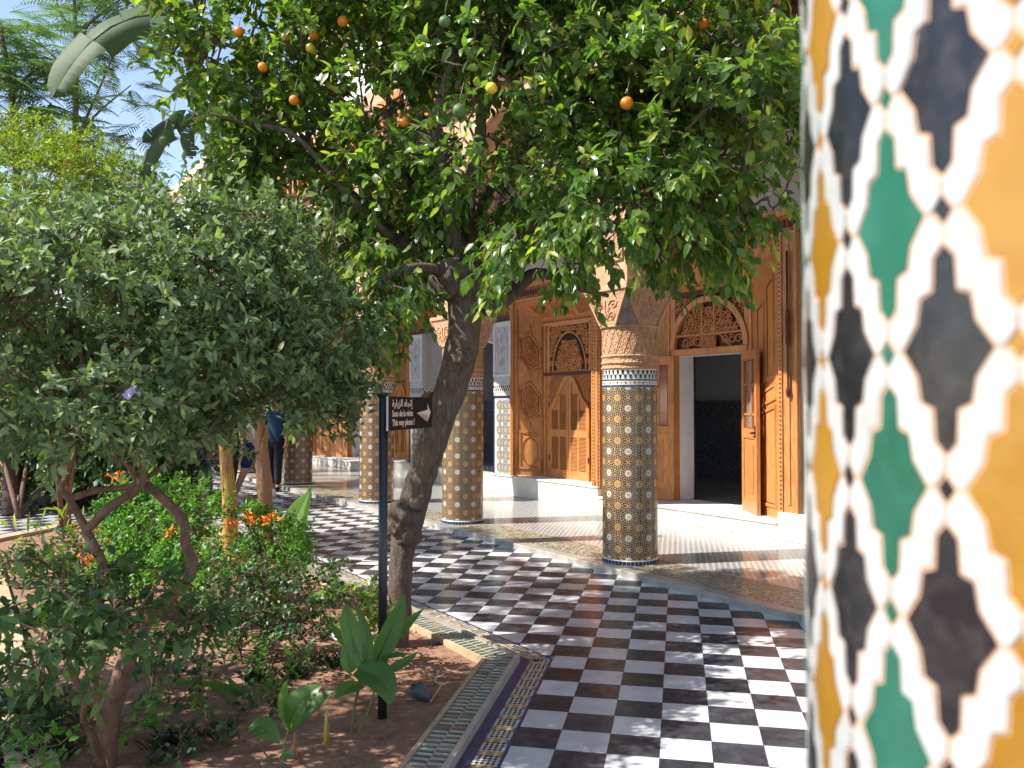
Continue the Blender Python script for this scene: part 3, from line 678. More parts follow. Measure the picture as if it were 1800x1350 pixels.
def put(nm, me, phi, z, single):
    if single:
        o = link(nm, me, near, (0, 0, z), phi); o.rotation_euler = (0, 0, phi + random.uniform(-.0012, .0012)); o.location.z += random.uniform(-.0005, .0005)
        o.scale = [1 + random.uniform(-.0012, .0012)] * 2 + [1]
    else:
        mt = Matrix.Translation((0, 0, z)) @ Matrix.Rotation(phi, 4, 'Z'); rest.add([mt @ v.co for v in me.vertices], [tuple(p.vertices) for p in me.polygons], me.materials[0])
for c in range(44):
    phi = R(-158.0) + c * ND; kind = ('black', 'amber', 'black', 'green')[c % 4]; odd = c % 2     # c rises to the right: black 0, amber 1, black 2, green 3
    for r in range(-11, 9):
        z = 1.628 + r * NP + (NP / 2 if odd else 0)
        dp = (math.degrees(phi) + 158 + 180) % 360 - 180
        single = -38 < dp < 30 and 1.2 < z < 2.05
        put(kind + '_lozenge', MT[kind + '_lozenge'], phi, z, single); put(kind + '_diamond', MT[kind + '_diamond'], phi, z + NP / 2, single)
        put('white_tile', WM[0], phi, z, single); put('white_tile', WM[1], phi, z, single)
part('far_tiles', rest, near, 'stuff')
# ================================================================== the palace
B0 = (8.0, 13.75)
palace = thing('palace_building', 'arcaded palace gallery with rose plaster arches and a cream parapet', 'building', W(*B0), ROT)
def bpart(name, mb, kind=None, label=None):
    mb.v = [(x - B0[0], y - B0[1], z) for x, y, z in mb.v]; return part(name, mb, palace, kind, label)
T0, T1 = 5.33, 5.83
q = MB(); ends = [-4.0] + [x for x in ([2.97] + SC + [25.8, 29.0])]
def archz(u): return 3.62 + 1.42 * (1 - (1 - u) ** 2.6) ** .62 + .045 * abs(math.sin(5 * math.pi * u))
for a, b in zip(ends[:-1], ends[1:]):
    a2, b2 = a + .25, b - .25; n = 28; prof = [(a2 + (b2 - a2) * i / n, archz(1 - abs(2 * i / n - 1))) for i in range(n + 1)]
    for (s0, z0), (s1, z1) in zip(prof[:-1], prof[1:]):
        for t, mt in ((T0, PLASTER), (T1, PLASTER)): q.quad((t, s0, z0), (t, s1, z1), (t, s1, 5.35), (t, s0, 5.35), mt)
        q.quad((T0, s0, z0), (T1, s0, z0), (T1, s1, z1), (T0, s1, z1), PLASTER)
bpart('arcade_wall', q)
for x in ends[1:]:
    q = MB(); q.box(T0, T1, x - .25, x + .25, COLTOP if x in SC else .08, 5.35, PLASTER)
    for k in range(5):
        for tt in (T0 - .01,):
            z = 3.0 + k * .48; q.box(tt - .012, tt + .02, x - .2, x + .2, z, z + .40, CARVED)
    bpart('arch_pier', q)
for a, b in zip(ends[:-1], ends[1:]):                                   # archivolts and carved spandrels
    q = MB(); n = 28; a2, b2 = a + .25, b - .25
    P = [Vector((T0 - .012, a2 + (b2 - a2) * i / n, archz(1 - abs(2 * i / n - 1)) + .05)) for i in range(n + 1)]
    q.tube(P, .04, CARVED, 6); bpart('archivolt', q)
q = MB(); q.box(T0 - .10, T1, -4, 29, 5.352, 5.45, WOODK); q.box(T0 - .04, T1, -4, 29, 5.45, 5.98, WOODD); q.box(T0 - .16, T1, -4, 29, 5.98, 6.08, WOOD); bpart('wood_frieze', q)
q = MB()
for k in range(int(33 / .28)):
    s = -3.9 + k * .28; q.box(T0 - .13, T0 - .04, s, s + .09, 5.47, 5.96, WOOD); q.box(T0 - .15, T0 - .04, s - .015, s + .105, 5.82, 5.93, WOODK)
bpart('corbels', q, 'stuff')
q = MB(); q.box(T0, T1, -4, 29, 6.08, 6.5, PLASTER); bpart('plaster_band', q)
q = MB(); q.box(T0 + .03, T1, -4, 29, 6.5, 7.62, WHITES); q.box(T0 - .05, T1 + .03, -4, 29, 7.62, 7.72, CREAM); q.box(T0 - .12, T1 + .05, -4, 29, 7.72, 7.96, CREAM); bpart('parapet', q)
q = MB(); q.box(T1, 14, -4, 29, 6.6, 6.75, CREAM); q.box(T0, 14, 28.6, 29, .0, 6.6, CREAM); bpart('roof', q)
q = MB(); q.box(T1, 8.0, -4, 29, 5.92, 6.0, WOODK)
for k in range(60): s = -3.8 + k * .55; q.box(T1, 8.0, s, s + .14, 5.80, 5.92, WOODK)
bpart('painted_ceiling', q)
# gallery wall: openings are left for the bays
TW = 7.96
door_s, win_s, portal_s = (7.92, 19.58), (10.72, 16.88), 13.75
holes = [(6.29, 9.46, 3.60), (9.66, 11.78, 3.40), (12.4, 15.1, 3.05), (15.72, 17.84, 3.40), (18.04, 21.21, 3.60)]
q = MB(); s = -4.0
for a, b, top in holes:
    q.box(TW, 8.10, s, a, .04, 5.45, GREYW); q.box(TW, 8.10, a, b, top, 5.45, GREYW); s = b
q.box(TW, 8.10, s, 29, .04, 5.45, GREYW); bpart('gallery_wall', q)
q = MB(); q.box(TW - .05, 8.0, -4, 29, 5.452, 5.80, WHITEP); q.box(TW - .07, 8.0, -4, 29, 5.42, 5.452, WOODK); bpart('carved_frieze', q)
q = MB()
for k in range(110): s = -3.9 + k * .3; q.box(TW - .062, TW - .04, s, s + .2, 5.49, 5.76, WHITEP); q.box(TW - .07, TW - .04, s + .07, s + .13, 5.55, 5.70, WOODK)
bpart('frieze_panels', q, 'stuff')
# plinth stones, and the lower step before each open door
def plinth(a, b, z, t0=7.85, t1=8.16):
    s = a
    while s < b - .05:
        l = min(random.uniform(.42, .6), b - s); 
        if b - s - l < .2: l = b - s
        q = MB(); q.box(t0 + random.uniform(0, .002), t1, s + .001, s + l - .001, .0552, z, STONE, .003); bpart('plinth_stone', q); s += l
plinth(-1.0, 6.28, .372); plinth(9.5, 12.4, .372); plinth(15.1, 18.0, .372); plinth(21.25, 25, .372)
plinth(6.283, 9.497, .225); plinth(18.003, 21.247, .225); plinth(12.403, 15.097, .372)
for a, b, z in ((6.2, 9.5, .225), (17.95, 21.3, .225)):
    q = MB(); q.box(7.83, 8.74, a + .085, b - .01, z + .0005, z + .03, WHITES, .006); bpart('door_step', q)
for a, b in ((9.5, 12.4), (15.1, 18.0)):
    q = MB(); q.box(7.83, 8.4, a, b, .3725, .395, WHITES, .005); bpart('window_sill', q)
# rooms behind the open doors and the portal
def room(a, b, t0, t1, zt, zf):
    q = MB(); q.box(t1, t1 + .1, a, b, zf, zt, GREYD); q.box(t0, t1, a - .1, a, zf, zt, GREYD); q.box(t0, t1, b, b + .1, zf, zt, GREYD); q.box(t0, t1 + .1, a - .1, b + .1, zt, zt + .1, GREYD)
    q.box(t0, t1 + .1, a - .1, b + .1, zf - .1, zf, GFLOOR); bpart('room', q)
    q = MB(); q.box(t1 - .03, t1 - .0, a, b, zf, 1.68, ROOMT); q.box(t1 - .045, t1, a, b, 1.68, 1.76, ZW); q.box(t1 - .05, t1, a, b, 2.16, 2.2, GREYD); q.box(t0 + .4, t1, b - .03, b, zf, 1.68, ROOMT); bpart('room_dado', q)
room(5.9, 12.2, 8.78, 11.6, 3.8, .25); room(12.3, 15.2, 8.92, 12, 3.8, .37); room(15.3, 22.4, 8.78, 11.6, 3.8, .25)
# ------------------------------------------------------------------ carved wooden bays (local x into the building from the wall face, y along it, z up from the gallery floor)
def qpanel(mb, P, rects, raise_=.018, m=None, mf=None, prof=.035):
    """a flat panel P = 4 corners (u along 0-1, v along 0-3) with raised mouldings round recessed fields"""
    m = m or WOOD; mf = mf or WOODL; A, B, Cc, D = [Vector(p) for p in P]; n = (B - A).cross(D - A).normalized(); n = n * facing(n)
    def UV(u, v): return A.lerp(B, u).lerp(D.lerp(Cc, u), v)
    mb.quad(A, B, Cc, D, m)
    for (u0, v0, u1, v1) in rects:
        c = [UV(u0, v0), UV(u1, v0), UV(u1, v1), UV(u0, v1)]; ce = sum(c, Vector()) / 4
        ins = []
        for i in range(4):
            p, a, b = c[i], c[i - 1], c[(i + 1) % 4]; d = ((a - p).normalized() + (b - p).normalized()); ins.append(p + d * prof)
        ins2 = [p + (ce - p).normalized() * .012 for p in ins]; o_ = [p + (p - ce).normalized() * .012 for p in c]
        for i in range(4):
            j = (i + 1) % 4
            mb.quad(o_[i], o_[j], c[j] + n * raise_, c[i] + n * raise_, m); mb.quad(c[i] + n * raise_, c[j] + n * raise_, ins[j] + n * raise_ * .8, ins[i] + n * raise_ * .8, m); mb.quad(ins[i] + n * raise_ * .8, ins[j] + n * raise_ * .8, ins2[j] + n * .002, ins2[i] + n * .002, WOODK if mf is WOODL else m)
        mb.quad(*[p + n * .0022 for p in ins2], mf)
def facing(n): return -1 if n.x > 0 else 1
def arc(cy, cz, r, a0, a1, n, x): return [Vector((x, cy + r * math.cos(a0 + (a1 - a0) * i / n), cz + r * math.sin(a0 + (a1 - a0) * i / n))) for i in range(n + 1)]
def scrolls(mb, inside, y0, y1, z0, z1, x, step, m, r=.008):
    """openwork: small paired scrolls wherever inside(y, z) holds"""
    nz = int((z1 - z0) / step); ny = int((y1 - y0) / step)
    for i in range(nz + 1):
        for j in range(ny + 1):
            cy, cz = y0 + (j + .5 * (i % 2)) * step, z0 + i * step
            if not inside(cy, cz): continue
            sg = 1 if (i + j) % 2 else -1; k0 = random.uniform(0, 6.28)
            mb.tube([Vector((x, cy + sg * step * (.60 - .04 * k) * math.cos(k0 + k * .8), cz + step * (.60 - .04 * k) * math.sin(k0 + k * .8))) for k in range(11)], r, m, 4, False)
def studs(mb, x, y, z0, z1, step, m=DARK, s=.008):
    z = z0
    while z < z1:
        mb.box(x - .004, x + .004, y - s, y + s, z, z + s * 1.9, m); z += step
def louvers(mb, y0, y1, z0, z1f, x, m):
    z = z0; 
    while z < max(z1f(y0), z1f(y1)) - .02:
        a, b = y0, y1
        if z < min(z1f(a), z1f(b)) : mb.add([(x - .004, a, z + .001), (x - .004, b, z + .001), (x + .016, b, z + .017), (x + .016, a, z + .017), (x - .002, a, z + .005), (x - .002, b, z + .005)], [(0, 1, 2, 3), (0, 4, 5, 1), (4, 3, 2, 5)], m)
        z += .021
def door_leaf(parent, hinge, ang, sg, w_, z0, z1, label=None):
    """a glazed leaf hung at (x, y), swung by ang; sg = which way it extends"""
    hx, hy = hinge; dx, dy = math.sin(ang), math.cos(ang) * sg; nx, ny = -dy, dx
    def P(u, v, h): return (hx + dx * u + nx * h, hy + dy * u + ny * h, v)
    def slab(mb, u0, u1, v0, v1, h0, h1, m):
        mb.prism([P(u0, v0, h0), P(u1, v0, h0), P(u1, v0, h1), P(u0, v0, h1)], [P(u0, v1, h0), P(u1, v1, h0), P(u1, v1, h1), P(u0, v1, h1)], m)
    q = MB(); th = .045; st = .085
    slab(q, 0, st, z0, z1, 0, th, WOOD); slab(q, w_ - st, w_, z0, z1, 0, th, WOOD)
    zr = z0 + .92
    slab(q, st, w_ - st, z0, z0 + .16, 0, th, WOOD); slab(q, st, w_ - st, zr, zr + .12, 0, th, WOOD); slab(q, st, w_ - st, z1 - .12, z1, 0, th, WOOD)
    slab(q, st, w_ - st, z0 + .16, zr, .014, th - .014, WOODL); slab(q, st + .07, w_ - st - .07, z0 + .24, zr - .08, .004, th - .004, WOOD)
    ys = [zr + .12, zr + .30, zr + .67, zr + 1.02, z1 - .12]
    for v in ys[1:-1]: slab(q, st, w_ - st, v - .014, v + .014, .006, th - .006, WOOD)
    c0, c1 = st + (w_ - 2 * st) * .3, st + (w_ - 2 * st) * .7
    for u in (c0, c1): slab(q, u - .011, u + .011, zr + .12, z1 - .12, .006, th - .006, WOOD)
    d = part('door', q, parent, label=label)
    q = MB(); us = [st, c0, c1, w_ - st]
    for i in range(3):
        for j in range(4):
            slab(q, us[i] + .012, us[i + 1] - .012, ys[j] + .012, ys[j + 1] - .012, th * .45, th * .55, PANEC if (i != 1) else PANE)
    part('panes', q, d)
    q = MB()
    for h in (-.045, th + .02): slab(q, w_ - .06, w_ - .045, zr + .06, zr + .085, min(h, 0), max(h, th), METAL); slab(q, w_ - .13, w_ - .045, zr + .062, zr + .080, h - .012 if h > 0 else h, h + (.0 if h > 0 else .012), METAL)
    slab(q, w_ - .07, w_ - .03, zr + .02, zr + .16, -.004, th + .004, METAL); part('handle', q, d)
    return d
PANE = M('old_window_glass', (.20, .21, .20), .08, spec=.8); PANEC = M('red_window_glass', (.22, .035, .03), .08, spec=.8)
def bay_frame(t, yl, yr, zb, zt, yo_l, yo_r):
    """the outer frame on the wall face: jambs, header, stud lines"""
    for y0, y1, nm in ((yo_l, yl, 'jamb'), (yr, yo_r, 'jamb')):
        q = MB(); q.box(-.03, .06, y0, y1, zb, zt, WOOD); w_ = y1 - y0
        q.box(-.052, -.03, y0, y0 + .035, zb, zt + .1, WOOD, .006); q.box(-.045, -.03, y0 + w_ * .42, y0 + w_ * .58, zb + .1, zt, WOODL, .006); q.box(-.05, -.03, y1 - .05, y1, zb, zt, WOODL, .005)
        yy = y0 + .03 if y0 < 0 else y1 - .03
        part(nm, q, t)
        q = MB(); studs(q, -.0535, y1 - .025 if y0 < 0 else y0 + .025, zb + .05, zt - .05, .053); part('stud_line', q, t, 'stuff')
    q = MB(); q.box(-.03, .06, yo_l, yo_r, zt, zt + .22, WOODD); q.box(-.06, .06, yo_l - .02, yo_r + .02, zt + .22, zt + .30, WOOD, .01); q.box(-.05, -.03, yo_l, yo_r, zt, zt + .03, WOODL); part('header', q, t)
    q = MB(); k = yo_l
    while k < yo_r - .05: q.box(-.045, -.03, k + .01, k + .05, zt + .08, zt + .17, WOODK); k += .075
    part('header_beads', q, t, 'stuff')
def door_bay(label):
    t = thing('door_bay', label, 'doorway', (0, 0, 0), ROT, 'carved wooden door bays')
    yf, yb, xb, z0, zfr, zbk = 1.60, .75, .52, .17, 3.50, 3.09
    bay_frame(t, -yf, yf, .30, zfr, -yf - .26, yf + .20)
    q = MB(); qpanel(q, [(0, -yf, z0), (xb, -yb, z0), (xb, -yb, zbk), (0, -yf, zfr)], [(.16, .05, .84, .42), (.16, .44, .84, .50), (.20, .53, .46, .90), (.54, .53, .80, .86)]); part('splay_panel', q, t)
    q = MB(); qpanel(q, [(xb, yb, z0), (0, yf, z0), (0, yf, zfr), (xb, yb, zbk)], [(.16, .05, .84, .42), (.16, .44, .84, .50), (.20, .53, .46, .90), (.54, .53, .80, .90)]); part('splay_panel', q, t)
    q = MB(); qpanel(q, [(0, -yf, zfr), (0, yf, zfr), (xb, yb, zbk), (xb, -yb, zbk)], [(.05, .14, .27, .48), (.07, .58, .25, .88), (.32, .14, .68, .88), (.73, .14, .95, .48), (.75, .58, .93, .88)]); part('soffit', q, t)
    q = MB(); zo = 2.23; r = .62                                        # back wall: posts, lintel, arch
    q.box(xb, xb + .08, -yb, -r, z0, zbk, WOOD); q.box(xb, xb + .08, r, yb, z0, zbk, WOOD); q.box(xb - .02, xb + .1, -r - .06, r + .06, zo, zo + .09, WOOD, .01); q.box(xb - .03, xb + .08, -yb, yb, zbk - .05, zbk + .02, WOODK, .008)
    for sg in (-1, 1): q.box(xb - .02, xb, sg * yb - (.03 if sg > 0 else -.0), sg * yb + (.0 if sg > 0 else .03), z0 + 2.0, zbk, WOODL); q.box(xb - .025, xb, min(sg * r, sg * (r + .05)), max(sg * r, sg * (r + .05)), z0, zo, WOODL, .006)
    part('door_frame', q, t)
    q = MB(); cz = zo + .09
    o_, i_ = arc(0, cz, r + .08, 0, math.pi, 28, xb - .03), arc(0, cz, r, 0, math.pi, 28, xb - .03)
    for k in range(28):
        a, b, c, d = o_[k], o_[k + 1], i_[k + 1], i_[k]; X = Vector((.08, 0, 0))
        q.quad(a, b, c, d, WOODL); q.quad(a, b, b + X, a + X, WOODL); q.quad(d, c, c + X, d + X, WOODL)
    part('arch_moulding', q, t)
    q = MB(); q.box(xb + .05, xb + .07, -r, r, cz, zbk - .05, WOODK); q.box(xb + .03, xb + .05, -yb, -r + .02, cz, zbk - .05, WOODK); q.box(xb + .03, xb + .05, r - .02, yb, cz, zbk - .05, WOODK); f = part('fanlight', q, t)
    q = MB(); ins = lambda y, z: math.hypot(y, z - cz) < r - .045 and z > cz + .16
    for y in (-.11, .11): q.box(xb - .01, xb + .02, y - .012, y + .012, cz + .05, cz + math.sqrt(r * r - y * y), WOOD)
    q.box(xb - .012, xb + .02, -r, r, cz + .17, cz + .195, WOOD)
    for sg in (-1, 1):
        for u in (.0, .30): q.tube([Vector((xb, sg * (.10 + u), cz + .0)), Vector((xb, sg * (-.35 + u * .6) , cz + .5 - u * .05))], .012, WOOD, 4)
    scrolls(q, ins, -r, r, cz + .2, cz + r, xb + .005, .078, WOOD, .0125)
    scrolls(q, lambda y, z: True, -r + .1, -.2, cz + .09, cz + .1, xb + .005, .115, WOOD, .012); scrolls(q, lambda y, z: True, .2, r - .1, cz + .09, cz + .1, xb + .005, .115, WOOD, .012)
    q.box(xb - .015, xb + .02, -.14, .14, cz, cz + .17, WOODD)
    scrolls(q, lambda y, z: math.hypot(y, z - cz) > r + .11 and abs(y) < yb - .03 and z < zbk - .06, -yb, yb, cz + .3, zbk, xb + .02, .075, WOOD, .012)
    part('openwork', q, f, 'stuff')
    q = MB(); q.box(xb + .08, xb + .36, r, r + .05, z0 + .03, zo, WHITES); q.box(xb + .08, xb + .36, -r - .05, -r, z0 + .03, zo, WHITES); q.box(xb + .08, xb + .36, -r, r, zo, zo + .05, WHITES); q.box(xb + .36, xb + .385, r - .012, r + .02, z0 + .03, zo, METAL); part('reveal', q, t)
    door_leaf(t, (xb - .04, -.60), R(-33), -1, .62, z0 + .036, zo - .005, 'right leaf swung open towards the gallery')
    door_leaf(t, (xb - .04, .60), R(-33), 1, .62, z0 + .036, zo - .005, 'left leaf swung open towards the gallery')
    for sg in (-1,):                                                    # turned drop bracket by the jamb
        q = MB(); y = sg * (yf + .15); q.tube([Vector((-.07, y, z)) for z in (1.62, 1.66, 1.70, 1.74, 2.2, 2.24, 2.6, 2.64, 3.3)], [.004, .018, .024, .012, .012, .022, .022, .012, .012], WOODK, 8); part('turned_bracket', q, t)
    return t
def window_bay(label, sg=1):
    """sg = -1 mirrors it"""
    t = thing('window_bay', label, 'shuttered window', (0, 0, 0), ROT, 'carved wooden window bays')
    yf, yb, xb, z0, zfr, zbk = 1.06, .70, .36, .315, 3.28, 2.92
    bay_frame(t, -yf, yf, z0, zfr, -yf - .13, yf + .10)
    for s_ in (-1, 1):
        q = MB(); C4 = [(0, -yf, z0), (xb, -yb, z0), (xb, -yb, zbk), (0, -yf, zfr)] if s_ < 0 else [(xb, yb, z0), (0, yf, z0), (0, yf, zfr), (xb, yb, zbk)]
        qpanel(q, C4, [(.14, .05, .86, .27)]); A, B, Cc, D = [Vector(p) for p in C4]; n = (B - A).cross(D - A).normalized(); n = n * facing(n)
        def UV(u, v, h=0): return A.lerp(B, u).lerp(D.lerp(Cc, u), v) + n * h
        for u in (.08, .92): q.tube([UV(u, .03, .006), UV(u, .97, .006)], .014, WOOD, 5)
        el = [UV(.5 + .27 * math.cos(a), .16 + .085 * math.sin(a), .008) for a in np.linspace(0, 6.283, 19)]; q.tube(el, .009, WOOD, 4, False)
        for vc in (.46, .76):
            hx = [(.5, vc - .125), (.86, vc - .06), (.86, vc + .06), (.5, vc + .125), (.14, vc + .06), (.14, vc - .06)]
            for k in range(6):
                q.tube([UV(*hx[k], .010), UV(*hx[(k + 1) % 6], .010)], .013, WOODL, 5); q.tube([UV(.5 + (hx[k][0] - .5) * .8, vc + (hx[k][1] - vc) * .8, .006), UV(.5 + (hx[(k + 1) % 6][0] - .5) * .8, vc + (hx[(k + 1) % 6][1] - vc) * .8, .006)], .006, WOODK, 4)
            q.add([UV(.5 + .26 * math.cos(a), vc + .085 * math.sin(a), .004) for a in np.linspace(0, 6.283, 13)[:-1]], [tuple(range(12))], WOODD)
            for k in range(9):
                a = k * .7; q.tube([UV(.5 + .2 * math.cos(a), vc + .07 * math.sin(a), .006), UV(.5 + .1 * math.cos(a + .6), vc + .045 * math.sin(a + .6), .014), UV(.5, vc, .012)], .007, WOODL, 4)
        for v0, v1 in ((.30, .335), (.585, .635), (.885, .93)):
            q.tube([UV(.5, v0, .010), UV(.5, v1, .010)], .012, WOODL, 5)
        part('splay_panel', q, t)
    q = MB(); qpanel(q, [(0, -yf, zfr), (0, yf, zfr), (xb, yb, zbk), (xb, -yb, zbk)], [(.08, .15, .30, .85), (.36, .15, .64, .85), (.70, .15, .92, .85)], mf=WOODD); part('soffit', q, t)
    q = MB(); q.box(xb, xb + .06, -yb, yb, z0, zbk, WOOD); zs, zt_ = 2.06, 2.84
    q.box(xb - .02, xb, -yb, -yb + .05, z0, zbk, WOODL); q.box(xb - .02, xb, yb - .05, yb, z0, zbk, WOODL); q.box(xb - .04, xb, -yb, yb, zbk - .06, zbk, WOODL, .01); q.box(xb - .03, xb, -yb, yb, zs - .03, zs + .02, WOODK, .008); part('window_frame', q, t)
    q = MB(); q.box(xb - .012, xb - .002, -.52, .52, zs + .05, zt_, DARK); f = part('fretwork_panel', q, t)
    q = MB(); cz = zs + .05
    for a, b in ((-.56, -.52), (.52, .56)): q.box(xb - .03, xb, a, b, cz - .02, zt_ + .02, WOODL)
    q.box(xb - .03, xb, -.56, .56, zt_, zt_ + .04, WOODL); q.tube([Vector((xb - .02, .44 * math.cos(a), cz + .62 * math.sin(a))) for a in np.linspace(0, math.pi, 20)], .018, WOODL, 5)
    scrolls(q, lambda y, z: abs(y) < .5 and not .8 < math.hypot(y / .44, (z - cz) / .62) < 1.1 and z < zt_ - .03, -.52, .52, cz + .04, zt_, xb - .02, .080, WOOD, .0135); part('openwork', q, f, 'stuff')
    zf = lambda y: zs - .05 - .46 * (lambda u: u * u * (3 - 2 * u))(min(1, max(0, (abs(y) / .5 - .13) / .87)))
    for s_ in (-1, 1):
        q = MB(); ys = [s_ * (.004 + .52 * k / 12) for k in range(13)]; top = [zf(y) for y in ys]; x0, x1 = xb - .04, xb - .002
        for k in range(12):
            a, b = (k, k + 1) if s_ > 0 else (k + 1, k)
            q.prism([(x0, ys[a], top[a] - .12), (x0, ys[b], top[b] - .12), (x1, ys[b], top[b] - .12), (x1, ys[a], top[a] - .12)], [(x0, ys[a], top[a]), (x0, ys[b], top[b]), (x1, ys[b], top[b]), (x1, ys[a], top[a])], WOOD)
            q.prism([(x1 - .014, ys[a], 1.45), (x1 - .014, ys[b], 1.45), (x1 - .007, ys[b], 1.45), (x1 - .007, ys[a], 1.45)], [(x1 - .014, ys[a], max(1.46, top[a] - .11)), (x1 - .014, ys[b], max(1.46, top[b] - .11)), (x1 - .007, ys[b], max(1.46, top[b] - .11)), (x1 - .007, ys[a], max(1.46, top[a] - .11))], WOOD)
        lo, hi = sorted((s_ * .004, s_ * .524))
        q.box(x0, x1, lo, hi, z0 + .03, z0 + .17, WOOD); q.box(x0, x1, lo, hi, 1.02, 1.14, WOOD)
        st = [.004, .064, .235, .275, .455, .524]
        for k in (0, 2, 4):
            a, b = sorted((s_ * st[k], s_ * st[k + 1])); ym = max(abs(a), abs(b)); q.box(x0 + .004, x1 - .007, a, b, z0 + .16, zf(ym) - .1, WOOD)
        q.box(x1 - .006, x1, lo, hi, z0 + .1, 1.55, DARK)
        sh = part('shutter', q, t)
        q = MB()
        for k in (1, 3):
            a, b = sorted((s_ * st[k], s_ * st[k + 1])); louvers(q, a, b, z0 + .18, lambda y: 1.02, x0 + .009, WOODL); louvers(q, a, b, 1.15, lambda y: min(zf(a), zf(b)) - .12, x0 + .008, WOODL)
        part('louvres', q, sh, 'stuff')
        q = MB()
        for z in (.62, 1.5): q.box(x0 - .008, x0, s_ * .52 - .012, s_ * .52 + .012, z, z + .09, METAL)
        part('hinges', q, sh)
    for s_ in (-1, 1):                                                  # carved spandrels beside the shutters' curved tops
        q = MB(); ys = [s_ * (.08 + .44 * k / 8) for k in range(9)]
        q.add([(xb - .006, y, zf(y) + .01) for y in ys] + [(xb - .006, y, zs - .035) for y in ys[::-1]], [tuple(range(18))], WOODD)
        scrolls(q, lambda y, z: z > zf(y) + .05 and z < zs - .06, *sorted((s_ * .1, s_ * .52)), 1.6, zs, xb - .01, .08, WOOD, .008); part('carved_spandrel', q, t)
    return t
d0 = door_bay('carved wooden doorway standing open between the front column and the near tiled column'); d0.location = W(7.93, 7.88, HP)
dup(d0, W(7.93, 19.58, HP), ROT, 'carved wooden doorway seen far off left of the signpost')
w0 = window_bay('carved wooden bay with closed louvred shutters left of the front column'); w0.location = W(7.93, 10.72, HP)
dup(w0, W(7.93, 16.88, HP), ROT, 'carved wooden bay with shutters glimpsed right above and below the sign')
# ------------------------------------------------------------------ white carved portal between the window bays
def pilaster(label):
    t = thing('carved_pilaster', label, 'pilaster', (0, 0, 0), ROT, 'white carved pilasters of the portal')
    h = .275; q = MB(); q.box(-.04, .5, -h, h, 1.90, 2.98, WHITEP); q.box(-.055, -.04, -h, -h + .06, 2.05, 2.98, WHITES); q.box(-.055, -.04, h - .06, h, 2.05, 2.98, WHITES); q.box(-.055, -.04, -h + .06, h - .06, 2.90, 2.98, WHITES); q.box(-.06, -.04, -h, h, 2.03, 2.07, WHITES); part('plaster_shaft', q, t)
    q = MB(); oc = [(-.16, 2.14), (.16, 2.14), (.16, 2.72), (.07, 2.86), (-.07, 2.86), (-.16, 2.72)]
    for k in range(6): q.tube([Vector((-.045, *oc[k])), Vector((-.045, *oc[(k + 1) % 6]))], .010, WHITES, 5)
    for cz in (2.28, 2.5, 2.7):
        q.tube([Vector((-.045, .08 * math.cos(a), cz + .085 * math.sin(a))) for a in np.linspace(0, 6.283, 15)], .009, WHITES, 4, False); q.tube([Vector((-.045, .045 * math.cos(a), cz + .05 * math.sin(a))) for a in np.linspace(0, 6.283, 9)], .009, WHITEP, 4, False)
    part('carved_panel', q, t)
    q = MB(); q.box(-.045, .5, -h - .003, h + .003, 1.76, 1.90, ZW); merlons(q, 9, 2 * h, 1.765, 1.885, lambda u, v, hh: (-.045 - hh, h - u, v)); merlons(q, 8, .5, 1.765, 1.885, lambda u, v, hh: (-.04 + u, -h - .003 - hh, v)); part('merlon_band', q, t, 'stuff')
    q = MB(); q.box(-.04, .5, -h, h, .30, 1.76, ZBASE2); part('dado_core', q, t)
    q = MB(); q.box(-.046, -.04, -h, -h + .03, .30, 1.70, BLUE); q.box(-.046, -.04, h - .03, h, .30, 1.70, BLUE); q.box(-.046, -.04, -h, h, 1.66, 1.70, BLUE); q.box(-.046, -.04, -h, h, .30, .34, BLUE); part('blue_border', q, t)
    q = MB(); zellige(q, 2, 6, .2125, .215, lambda u, v, hh: (-.04 - hh, .2125 - u, v + .35)); zellige(q, 2, 6, .2125, .215, lambda u, v, hh: (.02 + u, -h - hh, v + .35)); part('zellige_mosaic', q, t, 'stuff')
    return t
p0 = pilaster('white carved pilaster with a tiled foot, right of the dark portal'); p0.location = W(7.93, 12.12, HP)
dup(p0, W(7.93, 15.38, HP), ROT, 'white carved pilaster with a tiled foot, left of the leaning trunk')
q = MB(); q.box(7.95, 8.4, 12.4, 15.1, 3.06, 3.5, WOODK); q.box(7.88, 7.95, 11.86, 15.64, 3.07, 3.14, WOODK); q.box(7.90, 7.95, 11.86, 15.64, 3.14, 3.5, WOODD); q.box(7.86, 7.95, 11.86, 15.64, 3.5, 3.58, WOODK); bpart('portal_lintel', q)
for s_, a in ((1, 12.40), (-1, 15.1)):
    q = MB(); pr = [(a + s_ * 1.35 * (1 - math.cos(x)), 1.95 + .9 * math.sin(x)) for x in np.linspace(0, 1.571, 12)]
    for (s0, z0), (s1, z1) in zip(pr[:-1], pr[1:]): q.quad((8.38, s0, z0), (8.38, s1, z1), (8.38, s1, 3.06), (8.38, s0, 3.06), WHITEP); q.quad((8.38, s0, z0), (8.38, s1, z1), (8.55, s1, z1), (8.55, s0, z0), WHITES)
    q.tube([Vector((8.37, s, z)) for s, z in pr], .03, WHITES, 5); q.box(8.38, 8.9, min(a, a + s_ * .22), max(a, a + s_ * .22), .38, 1.95, ROOMT); bpart('inner_arch', q)
